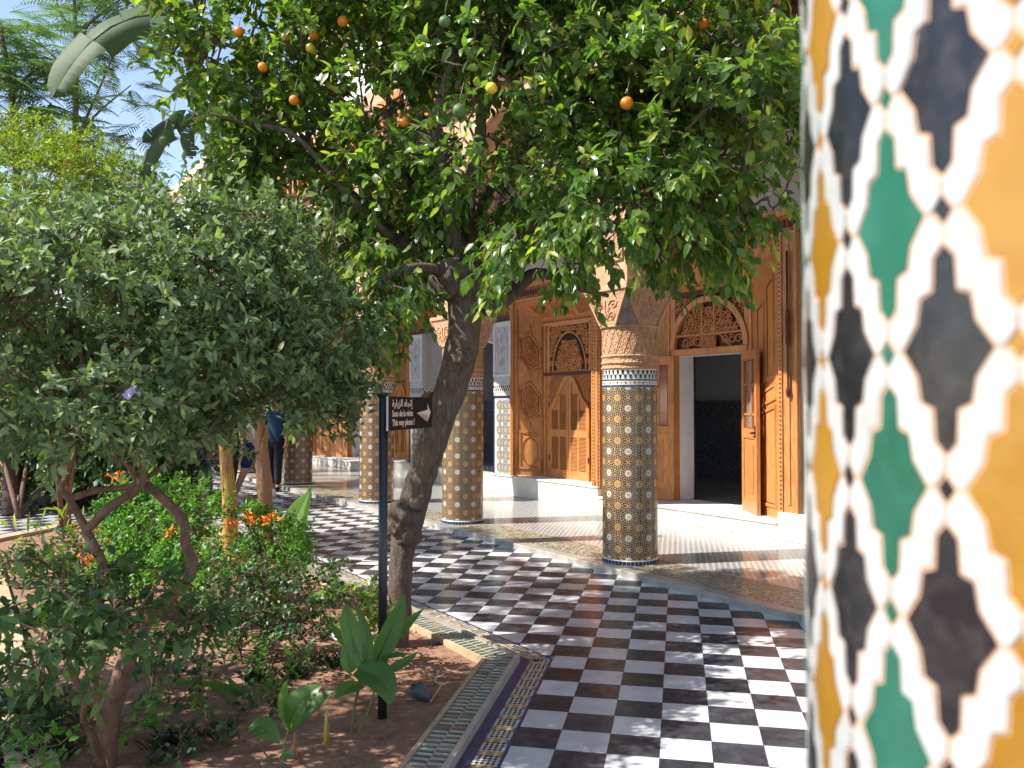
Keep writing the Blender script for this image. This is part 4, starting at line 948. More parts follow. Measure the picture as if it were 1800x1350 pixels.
# ================================================================== the leaning orange tree
OD = 5.6
def tr(px, py, dY=0): return at(px, py, OD + dY)
base = ground(694, 1128, -.04)
tree = thing('orange_tree', 'leaning orange tree with a knotted trunk and mixed ripe and green oranges', 'tree', base)
def rel(pts, root): return [Vector(p) - root.location for p in pts]
tp = [(692, 1150), (703, 1060), (706, 985), (720, 915), (737, 850), (765, 765), (797, 670), (815, 590), (820, 520), (822, 470)]
tw = [46, 41, 42, 56, 50, 50, 57, 59, 66, 80]
pts = spline([tr(x, y, .02 - i * .0) for i, (x, y) in enumerate(tp)], 7); rad = [w_ * OD / FPX / 2 for w_ in lerpl(tw, len(pts))]
q = MB(); q.tube(rel(pts, tree), rad, BARK, 22, True, .16)
for (x, y, r, dy) in ((706, 905, 27, -.06), (716, 935, 24, -.05), (700, 925, 18, -.07), (813, 628, 17, -.11), (800, 640, 13, -.08), (752, 700, 12, .03), (735, 885, 15, -.08), (800, 490, 40, 0), (845, 500, 36, .02)):
    bm = bmesh.new(); bmesh.ops.create_icosphere(bm, subdivisions=3, radius=r * OD / FPX)
    for v in bm.verts: v.co *= 1 + .38 * noise.noise(v.co * 22 + Vector((x, y, 0)))
    for v in bm.verts: v.co += tr(x, y, dy) - tree.location
    q.bm(bm, BARK, True); bm.free()
part('trunk', q, tree)
limbs = [([(815, 500), (797, 410), (787, 330), (775, 270), (765, 215), (790, 120), (800, 20)], [36, 30, 27, 24, 21, 15, 8], [0, .0, .0, -.05, -.1, -.15, -.2]),
         ([(840, 490), (822, 400), (828, 320), (842, 250), (850, 180), (880, 90), (900, 0)], [34, 26, 24, 22, 18, 13, 7], [.05, .08, .1, .12, .15, .2, .3]),
         ([(850, 490), (900, 430), (945, 395), (1000, 345), (1060, 300), (1120, 235), (1180, 150)], [38, 27, 22, 19, 16, 12, 7], [.05, .0, -.1, -.2, -.3, -.4, -.5]),
         ([(852, 510), (905, 470), (960, 425), (1030, 410), (1110, 395), (1180, 375)], [30, 22, 18, 14, 11, 7], [0, -.15, -.3, -.45, -.55, -.65]),
         ([(845, 535), (890, 520), (945, 480), (1010, 505), (1070, 520)], [46, 34, 22, 13, 7], [.1, .25, .4, .5, .55]),
         ([(800, 500), (755, 455), (700, 420), (640, 360), (570, 300), (500, 250)], [36, 26, 20, 16, 12, 7], [.1, .2, .3, .35, .4, .4]),
         ([(800, 470), (770, 380), (720, 320), (690, 230), (680, 120), (690, 20)], [26, 18, 15, 12, 9, 6], [.2, .35, .5, .6, .6, .6]),
         ([(835, 470), (850, 360), (900, 280), (980, 200), (1060, 110), (1100, 20)], [26, 19, 16, 13, 10, 6], [.3, .5, .7, .8, .9, .9]),
         ([(790, 480), (740, 470), (690, 480), (640, 520)], [24, 17, 12, 7], [-.05, -.2, -.35, -.45]),
         ([(690, 420), (600, 330), (520, 240), (430, 215), (370, 200)], [14, 11, 9, 8, 5], [.1, .05, -.0, -.1, -.2]),
         ([(690, 240), (560, 150), (430, 90), (330, 60), (260, 50)], [10, 9, 8, 6, 4], [.6, .5, .4, .3, .3]),
         ([(1000, 345), (1090, 330), (1180, 290), (1270, 260), (1340, 250)], [15, 12, 10, 8, 5], [-.2, -.1, .0, .1, .2])]
wood = []
for pp, ww, dd in limbs:
    P = spline([tr(x, y, d) for (x, y), d in zip(pp, dd)], 5); rr = [w_ * OD / FPX / 2 for w_ in lerpl(ww, len(P))]
    q = MB(); q.tube(rel(P, tree), rr, BARK, 10, True, .10); part('branch', q, tree); wood += [tuple(p) for p in P]
def lobe(px, py, dY, rx, ry, rY, Y=OD): k = (Y + dY) / FPX; return (tuple(at(px, py, Y + dY)), (rx * k, rY, ry * k))
lobes = [lobe(900, 170, 0, 330, 230, 1.0), lobe(1200, 190, -.55, 215, 200, .8), lobe(1290, 70, -.5, 130, 140, .6), lobe(1300, 290, -.5, 105, 120, .5), lobe(1100, 400, -.6, 170, 105, .65), lobe(960, 440, -.6, 110, 80, .5),
         lobe(590, 150, .5, 190, 170, .8), lobe(430, 60, .5, 145, 100, .6), lobe(620, 330, .6, 170, 110, .7), lobe(690, 470, .1, 95, 75, .6), lobe(610, 480, .3, 95, 85, .6), lobe(740, 400, .5, 90, 80, .5), lobe(830, -120, .1, 480, 170, 1.1), lobe(930, 90, .2, 190, 120, .7), lobe(1120, 80, -.1, 160, 110, .6), lobe(370, 120, .5, 80, 70, .5), lobe(470, 230, .6, 110, 90, .6), lobe(500, 330, .6, 110, 60, .5), lobe(700, 540, -.2, 60, 45, .4), lobe(1370, 180, -.4, 60, 80, .4)]
A, D = in_lobes(lobes, 3200, .5, -.16, 1.9, 3)
keep = []
for a in A:                                                           # the photograph's openings: sky at the left, the wall behind the trunk
    x = 900 + FPX * a[0] / a[1]; y = 711 - FPX * (a[2] - CAM_H) / a[1]
    hole = (abs(x - 320) < 75 and 170 < y < 340) or (600 < x < 650 and 110 < y < 190 and random.random() < .8) or (640 < x < 770 and 150 < y < 300 and random.random() < .65) or (y > 470 and 760 < x < 900) or (x > 1385 and y < 150) or (x > 880 and y > 470 - max(0, x - 1180) * .42)
    keep.append(not hole and not (x > 1400))
A, D = A[keep], D[keep]
D = nrmz(D * .8 + np.array([0, 0, -.05]) + rng.normal(0, .3, D.shape))
low = A[:, 2] < 2.75; D[low] = nrmz(D[low] + np.array([0, 0, -.75]))
P, Dl, Nl, L, Wl, lines = twig_leaves(A, D, 15, .25, .090, .046, up=.75, droop=.25, spread=.75, jit=.45)
hang = P[:, 2] < 2.9; Dl[hang] = nrmz(Dl[hang] + np.array([0, 0, -.7]))
segs = grow(wood, A, None)
twig_mesh('twigs', segs, lines, BARK, tree, .011, .0025)
crown = split_near(tree, P, Dl, Nl, L, Wl, LO, 300, 'crown')
def fruit(mat, name, lst, r):
    for i, (x, y, dY, lab) in enumerate(lst):
        bm = bmesh.new(); bmesh.ops.create_uvsphere(bm, u_segments=16, v_segments=10, radius=r * random.uniform(.88, 1.1))
        for v in bm.verts: v.co.z *= .94; v.co *= 1 + .03 * noise.noise(v.co * 40)
        mb = MB(); mb.bm(bm, mat, True); bm.free(); top = Vector((0, 0, r * .9)); mb.tube([top, top + Vector((.005, .005, .05)), top + Vector((.02, .01, .12))], [.003, .002, .002], STEMG, 4); mb.tube([top - Vector((0, 0, .004)), top + Vector((0, 0, .004))], [.007, .004], STEMG, 6)
        part(name, mb, tree, loc=tr(x, y, dY) - tree.location, label=lab)
fruit(ORANGE, 'orange', [(462, 118, -.15, 0), (517, 176, -.12, 0), (535, 40, .0, 0), (502, 66, .05, 0), (552, 62, .1, 0), (420, 55, .0, 0), (603, 38, -.1, 0), (1102, 181, -1.1, 0), (1236, 42, -1.0, 0), (1208, 60, -1.0, 0), (1180, 150, -.9, 0), (710, 215, -.4, 0), (1178, 115, -1.0, 0)], .034)
fruit(LEMON, 'orange', [(864, 155, -1.2, 'yellow half-ripe orange'), (546, 85, .0, 'yellow half-ripe orange')], .034)
fruit(UNRIPE, 'orange', [(782, 38, -1.2, 'green unripe orange'), (808, 195, -1.3, 'green unripe orange'), (1335, 70, -.9, 'green unripe orange'), (306, 205, -.3, 'green unripe orange'), (288, 248, -.3, 'green unripe orange'), (1100, 78, -1.1, 'green unripe orange'), (1195, 105, -1.1, 'green unripe orange'), (1322, 407, -.6, 'green unripe orange'), (1326, 426, -.6, 'green unripe orange')], .036)
# ================================================================== grey-leaved shrub at the left
SB = ground(184, 1348, -.05)
shrub = thing('grey_leaved_shrub', 'big grey-green shrub on twisting stems filling the left side', 'shrub', SB)
SY = 3.78
def sp(px, py, dY=0): return at(px, py, SY + dY)
stems = [([(184, 1352), (190, 1270), (212, 1195), (235, 1130), (262, 1085), (300, 1050), (338, 1000), (326, 955), (322, 915), (280, 870), (245, 845)], [42, 38, 32, 30, 26, 22, 20, 19, 18, 18, 16], [0, 0, 0, .02, .05, .1, .15, .2, .25, .3, .3]),
         ([(235, 1130), (205, 1040), (178, 985), (153, 935), (160, 925), (195, 890), (245, 855), (252, 810), (235, 770), (215, 735), (225, 660), (230, 560)], [22, 20, 18, 18, 17, 17, 16, 15, 15, 14, 12, 8], [.0, .1, .15, .2, .2, .2, .25, .25, .2, .15, .1, .05]),
         ([(153, 935), (138, 905), (120, 875), (108, 858), (120, 830), (135, 780), (145, 750), (150, 700), (140, 600)], [15, 14, 13, 12, 11, 11, 10, 9, 6], [.2, .2, .15, .1, .1, .05, 0, 0, 0]),
         ([(120, 878), (170, 862), (240, 850), (260, 790), (275, 775), (330, 700), (400, 620), (480, 560)], [13, 12, 12, 11, 10, 9, 7, 5], [.15, .2, .25, .25, .3, .5, .65, .8]),
         ([(245, 850), (225, 815), (195, 800), (200, 780), (225, 770), (160, 690), (80, 600), (20, 540)], [15, 14, 13, 12, 11, 10, 8, 5], [.25, .28, .3, .3, .25, .2, .1, 0]),
         ([(182, 1352), (165, 1300), (148, 1260), (150, 1230), (128, 1185), (118, 1150)], [14, 13, 12, 11, 10, 8], [-.1, -.15, -.2, -.25, -.35, -.45]),
         ([(196, 1352), (185, 1290), (172, 1240), (168, 1190), (180, 1160), (185, 1130)], [13, 12, 11, 10, 10, 8], [-.15, -.2, -.25, -.3, -.35, -.4]),
         ([(250, 845), (330, 790), (420, 720), (500, 680), (570, 650), (630, 640)], [10, 9, 8, 7, 5, 3], [.3, .4, .55, .7, .85, 1.0])]
swood = []
for pp, ww, dd in stems:
    Pq = spline([sp(x, y, d) for (x, y), d in zip(pp, dd)], 5); rr = [w_ * SY / FPX / 2 for w_ in lerpl(ww, len(Pq))]
    q = MB(); q.tube(rel(Pq, shrub), rr, BARK2, 10, True, .14); part('stem', q, shrub); swood += [tuple(p) for p in Pq]
sl = [lobe(230, 520, .3, 230, 120, .75, SY), lobe(80, 560, -.2, 150, 150, .7, SY), lobe(440, 520, .8, 165, 110, .7, SY), lobe(545, 590, 1.0, 88, 75, .5, SY), lobe(330, 640, .4, 200, 95, .6, SY), lobe(120, 690, -.3, 150, 90, .5, SY), lobe(480, 690, .8, 130, 70, .5, SY), lobe(350, 415, .8, 170, 55, .6, SY), lobe(580, 690, 1.0, 45, 45, .3, SY), lobe(500, 450, 1.1, 95, 60, .5, SY), lobe(60, 420, .2, 110, 60, .5, SY), lobe(20, 640, -.2, 110, 130, .6, SY), lobe(570, 630, 1.0, 62, 60, .4, SY), lobe(500, 745, .9, 85, 50, .4, SY), lobe(400, 750, .6, 80, 35, .3, SY), lobe(90, 745, -.2, 110, 45, .4, SY), lobe(310, 740, .1, 120, 42, .35, SY), lobe(180, 765, -.1, 120, 30, .3, SY)]
A, D = in_lobes(sl, 1750, .45, -.2, 2.4, 9); D = nrmz(D * np.array([1, 1, .55]) + np.array([0, 0, .12]) + rng.normal(0, .25, D.shape))
P, Dl, Nl, L, Wl, lines = twig_leaves(A, D, 20, .19, .058, .025, up=.8, droop=.05, spread=.9, jit=.55)
S_ = np.array([tuple(sp(random.uniform(60, 620), 0, random.uniform(.2, .9))) for _ in range(46)]); S_[:, 2] = [at(0, 345 + .00055 * (900 + FPX * a_[0] / a_[1] - 330) ** 2 + random.uniform(-25, 45), SY).z for a_ in S_]
P2, D2, N2, L2, W2, l2 = twig_leaves(S_, nrmz(np.array([0, -.1, 1.]) + rng.normal(0, .38, S_.shape)), 14, .24, .060, .026, up=.5, spread=.95, jit=.4)
P, Dl, Nl, L, Wl = np.vstack([P, P2]), np.vstack([Dl, D2]), np.vstack([Nl, N2]), np.hstack([L, L2]), np.hstack([Wl, W2]); lines += l2; A = np.vstack([A, S_])
twig_mesh('twigs', grow(swood, A, None), lines, BARK2, shrub, .006, .002)
split_near(shrub, P, Dl, Nl, L, Wl, LS, 240, 'crown')
# its nearer, lower bough
LY_ = 3.15
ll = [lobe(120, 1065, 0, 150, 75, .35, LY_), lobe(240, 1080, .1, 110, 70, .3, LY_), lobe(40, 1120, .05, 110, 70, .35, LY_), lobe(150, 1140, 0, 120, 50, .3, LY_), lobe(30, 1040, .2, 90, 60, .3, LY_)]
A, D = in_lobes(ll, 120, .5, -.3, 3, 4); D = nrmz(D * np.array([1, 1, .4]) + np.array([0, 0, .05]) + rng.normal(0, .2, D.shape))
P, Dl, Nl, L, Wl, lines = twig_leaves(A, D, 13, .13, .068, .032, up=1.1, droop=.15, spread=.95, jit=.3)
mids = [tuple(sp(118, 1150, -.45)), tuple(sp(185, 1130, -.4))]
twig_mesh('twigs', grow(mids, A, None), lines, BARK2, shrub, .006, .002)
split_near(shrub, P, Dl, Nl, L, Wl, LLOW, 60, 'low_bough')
q = MB()
for k in range(20):                                                    # the lilac flower head
    c = sp(230, 690, -.55) + Vector((random.gauss(0, .012), random.gauss(0, .012), random.gauss(0, .010)))
    for j in range(5):
        a = j * 1.256 + random.random(); d = Vector((math.cos(a), random.uniform(-.5, .5), math.sin(a))) * .011; n = d.cross(Vector((0, 1, 0))).normalized() * .005
        q.add([c, c + d * .6 + n, c + d, c + d * .6 - n], [(0, 1, 2, 3)], FLL)
q.v = [tuple(Vector(v) - shrub.location) for v in q.v]; part('flower_head', q, shrub)
# ================================================================== sign
sgn = thing('signpost', 'black post carrying a brown way sign with an arrow in the planting bed', 'sign', ground(672, 1270, -.04))
q = MB(); q.tube([Vector((0, 0, -.1)), Vector((0, 0, 1.69))], .0235, METAL, 20); q.tube([Vector((0, 0, 1.69)), Vector((0, 0, 1.697))], [.0255, .022], METAL, 20); part('post', q, sgn)
a0 = at(682, 697, 4.27); sdir = Vector((.16, .68, 0)).normalized(); snorm = Vector((sdir.y, -sdir.x, 0)); SW, SH = .70, .176
zt = a0.z - sgn.location.z; o0 = a0 - sgn.location; o0.z = 0
def SP(u, v, h=0): return o0 + sdir * u + snorm * h + Vector((0, 0, zt - SH + v))
q = MB(); q.prism([SP(0, 0, -.006), SP(SW, 0, -.006), SP(SW, 0, 0), SP(0, 0, 0)], [SP(0, SH, -.006), SP(SW, SH, -.006), SP(SW, SH, 0), SP(0, SH, 0)], SIGNM); plate = part('sign_plate', q, sgn)
q = MB(); q.prism([SP(-.004, -.001, -.007), SP(.004, -.001, -.007), SP(.004, -.001, .001), SP(-.004, -.001, .001)], [SP(-.004, SH + .001, -.007), SP(.004, SH + .001, -.007), SP(.004, SH + .001, .001), SP(-.004, SH + .001, .001)], SIGNE); part('pale_edge', q, sgn)
q = MB(); ac = SP(.58, .088, .002)
def AR(u, v): return SP(.49 + u, .088 + v, .0022)
q.add([AR(-.06, 0), AR(.125, -.017), AR(.118, -.055), AR(.18, 0), AR(.118, .055), AR(.125, .017)], [(0, 1, 2), (0, 2, 3), (0, 3, 5), (3, 4, 5)], SIGNT); part('arrow', q, sgn)
def text(body, u, v, size, xs, name='lettering'):
    c = bpy.data.curves.new(name, 'FONT'); c.body = body; c.size = size; c.extrude = .0006; c.offset = .0006 * size / .05
    o = bpy.data.objects.new(name, c); C.objects.link(o); bpy.context.view_layer.update()
    me = bpy.data.meshes.new_from_object(o.evaluated_get(bpy.context.evaluated_depsgraph_get())); C.objects.unlink(o); bpy.data.objects.remove(o)
    w_ = max((q_.co.x for q_ in me.vertices), default=1) or 1
    for q_ in me.vertices: x, y = q_.co.x * xs / w_, q_.co.y; q_.co = SP(u + x, v + y, .0018 + q_.co.z)
    me.materials.clear(); me.materials.append(SIGNT); part(name, me, sgn)
ar = '\ufe87\ufe97\ufea0\ufe8e\ufee9 \ufe8d\ufedf\ufeb0\ufef3\ufe8e\ufead\ufe93'
text(ar[::-1], .055, .125, .052, .31); text('Sens de la visite', .055, .072, .048, .31); text('This way please !', .055, .024, .048, .335)
# ================================================================== broad-leaved plants in the bed
def broad(name, label, base, leaves, stalks, group='broad-leaved ginger plants in the bed', cat='plant', mat=None, tears=0):
    t = thing(name, label, cat, base, 0, group)
    for s in stalks: q = MB(); P = spline(rel([base + Vector((0, 0, -.03))] + s[0], t), 5); q.tube(P, lerpl(s[1], len(P)), s[2] if len(s) > 2 else STEMG, 7); part('stalk', q, t)
    for lf in leaves:
        p0, p1, p2, w_ = lf[:4]; up = lf[4] if len(lf) > 4 else (0, -.4, 1); q = MB()
        blade(q, *rel([p0, p1, p2], t), w_, mat or LBIG, 12, .22, up, tears, wav=.05); part('leaf', q, t)
    return t
Y1 = 4.2
def b(px, py, dY=0): return at(px, py, Y1 + dY)
broad('ginger_plant', 'broad-leaved plant with tall upright leaves around the signpost foot', ground(612, 1318, -.04),
      [(b(640, 1180, -.1), b(610, 1100, -.05), b(608, 1062, .05), .10, (.3, -1, .2)), (b(655, 1175), b(690, 1110, .05), b(712, 1042, .05), .11, (.5, -1, .3)), (b(660, 1160, .05), b(700, 1110, .1), b(745, 1070, .15), .07, (0, -1, 1)),
       (b(640, 1178, -.1), b(660, 1120, -.1), b(622, 1060, -.05), .06, (-.2, -1, .2)), (b(618, 1182, -.1), b(606, 1150, -.1), b(620, 1120, -.05), .085, (.3, -1, .3)), (b(628, 1178, -.15), b(680, 1180, -.3), b(686, 1240, -.35), .15, (.1, -.8, 1)),
       (b(672, 1158), b(700, 1150), b(715, 1152), .05, (0, -.3, 1)), (b(676, 1180, -.1), b(705, 1175, -.1), b(735, 1145, -.05), .06, (0, -.6, 1)), (b(637, 1205, -.1), b(612, 1205, -.2), b(588, 1228, -.25), .09, (0, -.6, 1)), (b(640, 1150, .1), b(600, 1130, .1), b(578, 1090, .1), .05, (0, -1, .5))],
      [([b(622, 1250), b(632, 1200, -.1), b(640, 1172, -.1)], [.006, .006, .005]), ([b(650, 1240), b(664, 1190), b(668, 1150)], [.005, .005, .004]), ([b(622, 1250), b(632, 1200), b(610, 1180, -.1)], [.005, .004, .003])])
Y1 = 3.75
broad('ginger_plant', 'broad-leaved plant with five wide leaves left of the signpost near the frame bottom', ground(492, 1372, -.04),
      [(b(508, 1282), b(515, 1230, -.05), b(566, 1205, -.02), .13, (-.5, -1, .5)), (b(508, 1284), b(540, 1240, .05), b(590, 1215, .05), .10, (0, -.6, 1)), (b(502, 1270), b(490, 1230), b(505, 1194), .05, (.6, -1, .1)), (b(442, 1274, -.15), b(465, 1272, -.2), b(492, 1308, -.2), .095, (.1, -.7, 1)), (b(490, 1338, -.1), b(505, 1320, -.15), b(515, 1330, -.2), .05, (0, -.8, 1)), (b(508, 1282, .02), b(512, 1240, .08), b(542, 1212, .1), .08, (-.3, -1, .6))],
      [([b(498, 1320), b(508, 1280)], [.006, .005, .004]), ([b(475, 1340, -.05), b(458, 1310, -.1), b(448, 1282, -.15)], [.004, .004, .003, .003])])
Y1 = 4.6
broad('ginger_plant', 'long bright blade-leaved plant lying low on shaded earth', ground(440, 1232, -.04), [(b(425, 1222), b(395, 1210), b(352, 1198), .06, (0, -.8, 1)), (b(430, 1225), b(415, 1215), b(398, 1188), .05), (b(425, 1225), b(440, 1200), b(452, 1190), .05)], [([b(428, 1224)], [.005, .004])])
# big torn banana-like leaves by the walk, behind the flowers
Y1 = 8.3
broad('banana_plant', 'young banana plant with a big upright green leaf beside the walk', ground(510, 985, -.03), [(b(500, 970), b(505, 930), b(545, 862, -.1), .30, (-.7, -1, .2)), (b(505, 985), b(512, 945, .1), b(548, 850, .15), .22, (.9, -.6, .2)), (b(512, 1000), b(530, 975), b(548, 955), .10, (0, -1, .5)), (b(505, 1000), b(520, 985), b(545, 940), .08, (0, -1, .5)), (b(470, 935), b(450, 900), b(435, 870), .16, (.5, -1, .2))], [([b(508, 975)], [.03, .025])], None, 'plant')
Y1 = 8.8
def sheathed(t, px, h, m, n=5):
    q = MB(); P = spline(rel([b(px + 1, 985), b(px, 900), b(px - 4, 900 - h * .6), b(px - 9, 900 - h), b(px - 12, 900 - h * 2.0)], t), 6)
    q.tube(P, lerpl([.085, .08, .07, .055, .04], len(P)), m, 14, True, .12); part('stem', q, t)
    for k in range(n):
        q = MB(); a = -2.6 + k * .55; tp_ = P[9 + 2 * k]; o_ = Vector((math.cos(a), math.sin(a), 0)); blade(q, tp_ + o_ * .068 - Vector((0, 0, .10)), tp_ + o_ * .080 + Vector((0, 0, .04)), tp_ + o_ * .074 + Vector((.02, 0, .19)), .085, m if k % 2 else STEMP, 6, -.3, tuple(o_)); part('sheath', q, t)
t = thing('banana_tree', 'pink-brown peeling banana trunk standing before the visitors', 'plant', at(466, 985, 8.8)); sheathed(t, 466, 140, STEMP)
# the tall bird-of-paradise behind the tree: yellow sheathed foot, leaning stalks, big grey-green leaves, some torn
t = thing('giant_strelitzia', 'tall banana-like plant, yellow stem among flowers, drooping torn leaves against the sky', 'plant', at(404, 985, 8.8)); sheathed(t, 404, 110, STEMY)
Y1 = 8.7
for pts_, rr in (([(394, 740), (392, 560), (388, 420), (382, 330), (374, 240), (368, 190)], [.05, .06, .06, .05, .035, .02]), ([(392, 560), (390, 430), (378, 300), (345, 215), (332, 210), (318, 222)], [.05, .04, .03, .02, .016, .012]), ([(391, 470), (384, 300), (378, 190), (368, 120), (350, 60), (330, 20)], [.05, .04, .03, .022, .017, .012]), ([(390, 480), (374, 330), (360, 240), (354, 180)], [.04, .03, .02, .012])):
    q = MB(); P = spline(rel([b(x, y) for x, y in pts_], t), 6); q.tube(P, lerpl(rr, len(P)), STEMG, 10); part('stalk', q, t)
for p0, p1, p2, w_, up, te in ((b(335, 30), b(175, -5, -.1), b(92, 172, -.3), .62, (-.1, -.8, .6), 3), (b(325, 212), b(258, 215), b(240, 350), .36, (-.6, -.9, .3), 9), (b(335, 215), b(300, 195), b(250, 250), .26, (.2, -.9, .6), 6), (b(345, 200), b(325, 220), b(338, 280), .24, (.6, -.8, .2), 8), (b(354, 180), b(350, 110), b(320, 10), .26, (.8, -.6, .2), 7)):
    q = MB(); blade(q, *rel([p0, p1, p2], t), w_, LBAN, 22, .3, up, te, (lambda u: min(1, u * 7) ** .6 * (1 - u ** 5) ** .5), wav=.05); part('leaf', q, t)
# ================================================================== bushes
def bush(name, label, cat, basepx, Y, lobes_, nt, nl, tl, L, Wd, mat, stems_=None, flowers=(), fm=FLO, fr=.03, big=0, up=.9, gap=-.25, group=None, flat=False, droop=.05, gz=-.05):
    t = thing(name, label, cat, ground(*basepx, gz), 0, group); lb = [lobe(x, y, d, rx, ry, rY, Y) for x, y, d, rx, ry, rY in lobes_]
    A, D = in_lobes(lb, nt, .45, gap, 2.2, Y); A = A[A[:, 2] > -.02]; 
    D = nrmz(D + np.array([0, 0, .15]) + rng.normal(0, .25, (len(A), 3))[:len(A)] if len(A) == len(D) else rng.normal(0, 1, (len(A), 3)) + np.array([0, 0, .3]))
    P, Dl, Nl, L_, W_, lines = twig_leaves(A, D, nl, tl, L, Wd, up=up, droop=droop, spread=.85, jit=.4)
    wood_ = []
    for k, tgt in enumerate(stems_ or [(x, y, d) for x, y, d, *_ in lobes_]):
        e = Vector(at(tgt[0], tgt[1], Y + tgt[2])); b0 = t.location + Vector((random.gauss(0, .04), random.gauss(0, .04), -.04)); m1 = b0.lerp(e, .5) + Vector((random.gauss(0, .05), random.gauss(0, .05), .02))
        P3 = spline([b0, m1, e], 5); q = MB(); q.tube(rel(P3, t), lerpl([.014 * Y / 5, .01 * Y / 5, .005], len(P3)), BARK2, 6, True, .1); part('stem', q, t); wood_ += [tuple(p) for p in P3]
    twig_mesh('twigs', grow(wood_, A, None), lines, BARK2, t, .005, .0018)
    if big: split_near(t, P, Dl, Nl, L_, W_, mat, big, 'foliage')
    else: link('foliage', leaves_mesh('foliage', P - np.array(t.location), Dl, Nl, L_, W_, mat, flat=flat), t, kind='stuff')
    for (x, y, d) in flowers:
        q = MB(); c = at(x, y, Y + d) - t.location
        for k in range(9):
            o_ = c + Vector((random.gauss(0, fr), random.gauss(0, fr), random.gauss(0, fr * .6))); dd = Vector((random.gauss(0, 1), random.gauss(-.5, .6), random.gauss(.3, .6))).normalized()
            q.tube([o_ - dd * fr * .5, o_, o_ + dd * fr * .9], [fr * .10, fr * .16, fr * .30], fm, 6, False)
            for j in range(4): a = j * 1.57; s_ = dd.orthogonal().normalized(); s_ = s_ * math.cos(a) + dd.cross(s_) * math.sin(a); q.add([o_ + dd * fr * .85 + s_ * fr * .25, o_ + dd * fr * 1.0 + s_ * fr * .6 + dd.cross(s_) * fr * .2, o_ + dd * fr * .9 + s_ * fr * .85], [(0, 1, 2)], fm)
        part('flower', q, t, 'stuff')
    return t
bush('flowering_bush', 'bright green bush with orange trumpet flowers beside the walk', 'bush', (420, 1120), 6.6, [(330, 930, 0, 110, 65, .5), (400, 985, -.2, 130, 60, .5), (455, 950, .1, 75, 45, .4), (270, 900, .3, 70, 50, .4), (300, 1000, -.3, 90, 50, .4), (480, 985, .1, 60, 45, .35), (270, 960, 0, 80, 60, .4)], 760, 22, .17, .046, .021, LB,
     [(350, 960, 0), (420, 980, -.1), (300, 950, .1), (460, 970, 0)], [(440, 912, -.1), (482, 908, 0), (463, 917, -.1), (418, 920, -.2), (300, 938, -.5), (427, 985, -.4)], FLO, .035, 60)
bush('dark_bush', 'dusky lobed-leaf bush leaning over the earth left of the signpost', 'bush', (415, 1150), 5.4, [(520, 1050, 0, 70, 42, .3), (570, 1012, .2, 40, 25, .2), (470, 1060, .1, 55, 45, .3), (520, 1095, -.1, 40, 25, .2), (410, 1030, .1, 60, 45, .3)], 150, 15, .13, .042, .026, LD, None, (), FLO, .03, 60)
bush('orange_sapling', 'small glossy-leaved sapling between the sign and the trunk', 'bush', (640, 1195), 5.0, [(640, 1085, 0, 42, 40, .2), (620, 1050, .1, 30, 25, .15), (655, 1060, 0, 25, 25, .15)], 34, 11, .09, .055, .027, LO, [(640, 1070, 0), (622, 1040, 0)], (), FLO, .03, 0)
bush('flowering_bush', 'low leafy clump with orange flowers under the left shrub', 'bush', (170, 1020), 7.6, [(150, 960, 0, 80, 45, .5), (90, 985, 0, 80, 45, .5), (200, 985, .1, 60, 35, .4), (30, 1000, 0, 60, 50, .5)], 130, 16, .16, .06, .024, LD, None, [(185, 938, -.4), (195, 930, -.4), (170, 935, -.4), (157, 984, -.5), (178, 948, -.4), (207, 838, .1)], FLO, .04)
bush('bright_lily', 'yellow-green strap-leaved clump left of the orange flowers', 'plant', (110, 985), 7.9, [(105, 945, 0, 40, 22, .25), (160, 970, 0, 40, 25, .2)], 16, 7, .2, .20, .035, LY, None, (), FLO, .03)
for px, py, w_, h_, lab, Y_, m_ in ((310, 1225, 40, 26, 'pale heart-leaved seedling on the dark earth, left', 4.35, LB), (360, 1280, 25, 18, 'tiny leafy seedling nearest the frame bottom', 4.0, LD), (450, 1240, 34, 32, 'dull green leafy seedling behind the five-leaved plant', 4.35, LD), (270, 1190, 55, 30, 'loose low seedling right of the shrub stem', 4.6, LD), (425, 1128, 50, 28, 'thin seedling in broken shade on mid bed', 5.2, LD), (540, 1130, 45, 24, 'thin-stemmed seedling below the dusky bush', 5.0, LD), (60, 1330, 60, 35, 'blurred leafy seedling in the bottom left corner', 3.5, LB), (110, 1250, 60, 25, 'low seedling behind the shrub stems at far left', 4.3, LD), (300, 1330, 50, 20, 'dark low seedling right of the shrub foot', 3.8, LD), (400, 1160, 60, 30, 'fresh green seedling clump below the flowering bush', 5.3, LB), (250, 1130, 50, 40, 'fresh green seedling clump close right of the shrub trunk', 4.9, LB), (345, 1160, 45, 35, 'leafy sapling clump between shrub trunk and grass tufts', 4.8, LD), (480, 1160, 30, 35, 'slender green seedling in front of the dusky bush', 4.7, LB), (215, 1270, 40, 30, 'green seedling touching the shrub trunk on its right', 4.0, LB)):
    bush('seedling', lab, 'seedling', (px, py + h_ + 22), Y_, [(px, py, 0, w_, h_, w_ / FPX * Y_)], 16, 9, .10, .042, .027, m_, None, (), FLO, .03, 0, 1.0, -.6)
bush('leafy_clump', 'soft green leafy clump in the bottom left corner before the pale path', 'bush', (30, 1340), 4.1, [(20, 1215, 0, 60, 35, .2), (90, 1240, .1, 60, 30, .2), (30, 1290, -.1, 70, 40, .2), (110, 1310, 0, 50, 30, .15)], 90, 12, .13, .05, .028, LLOW, None, (), FLO, .03, 40)
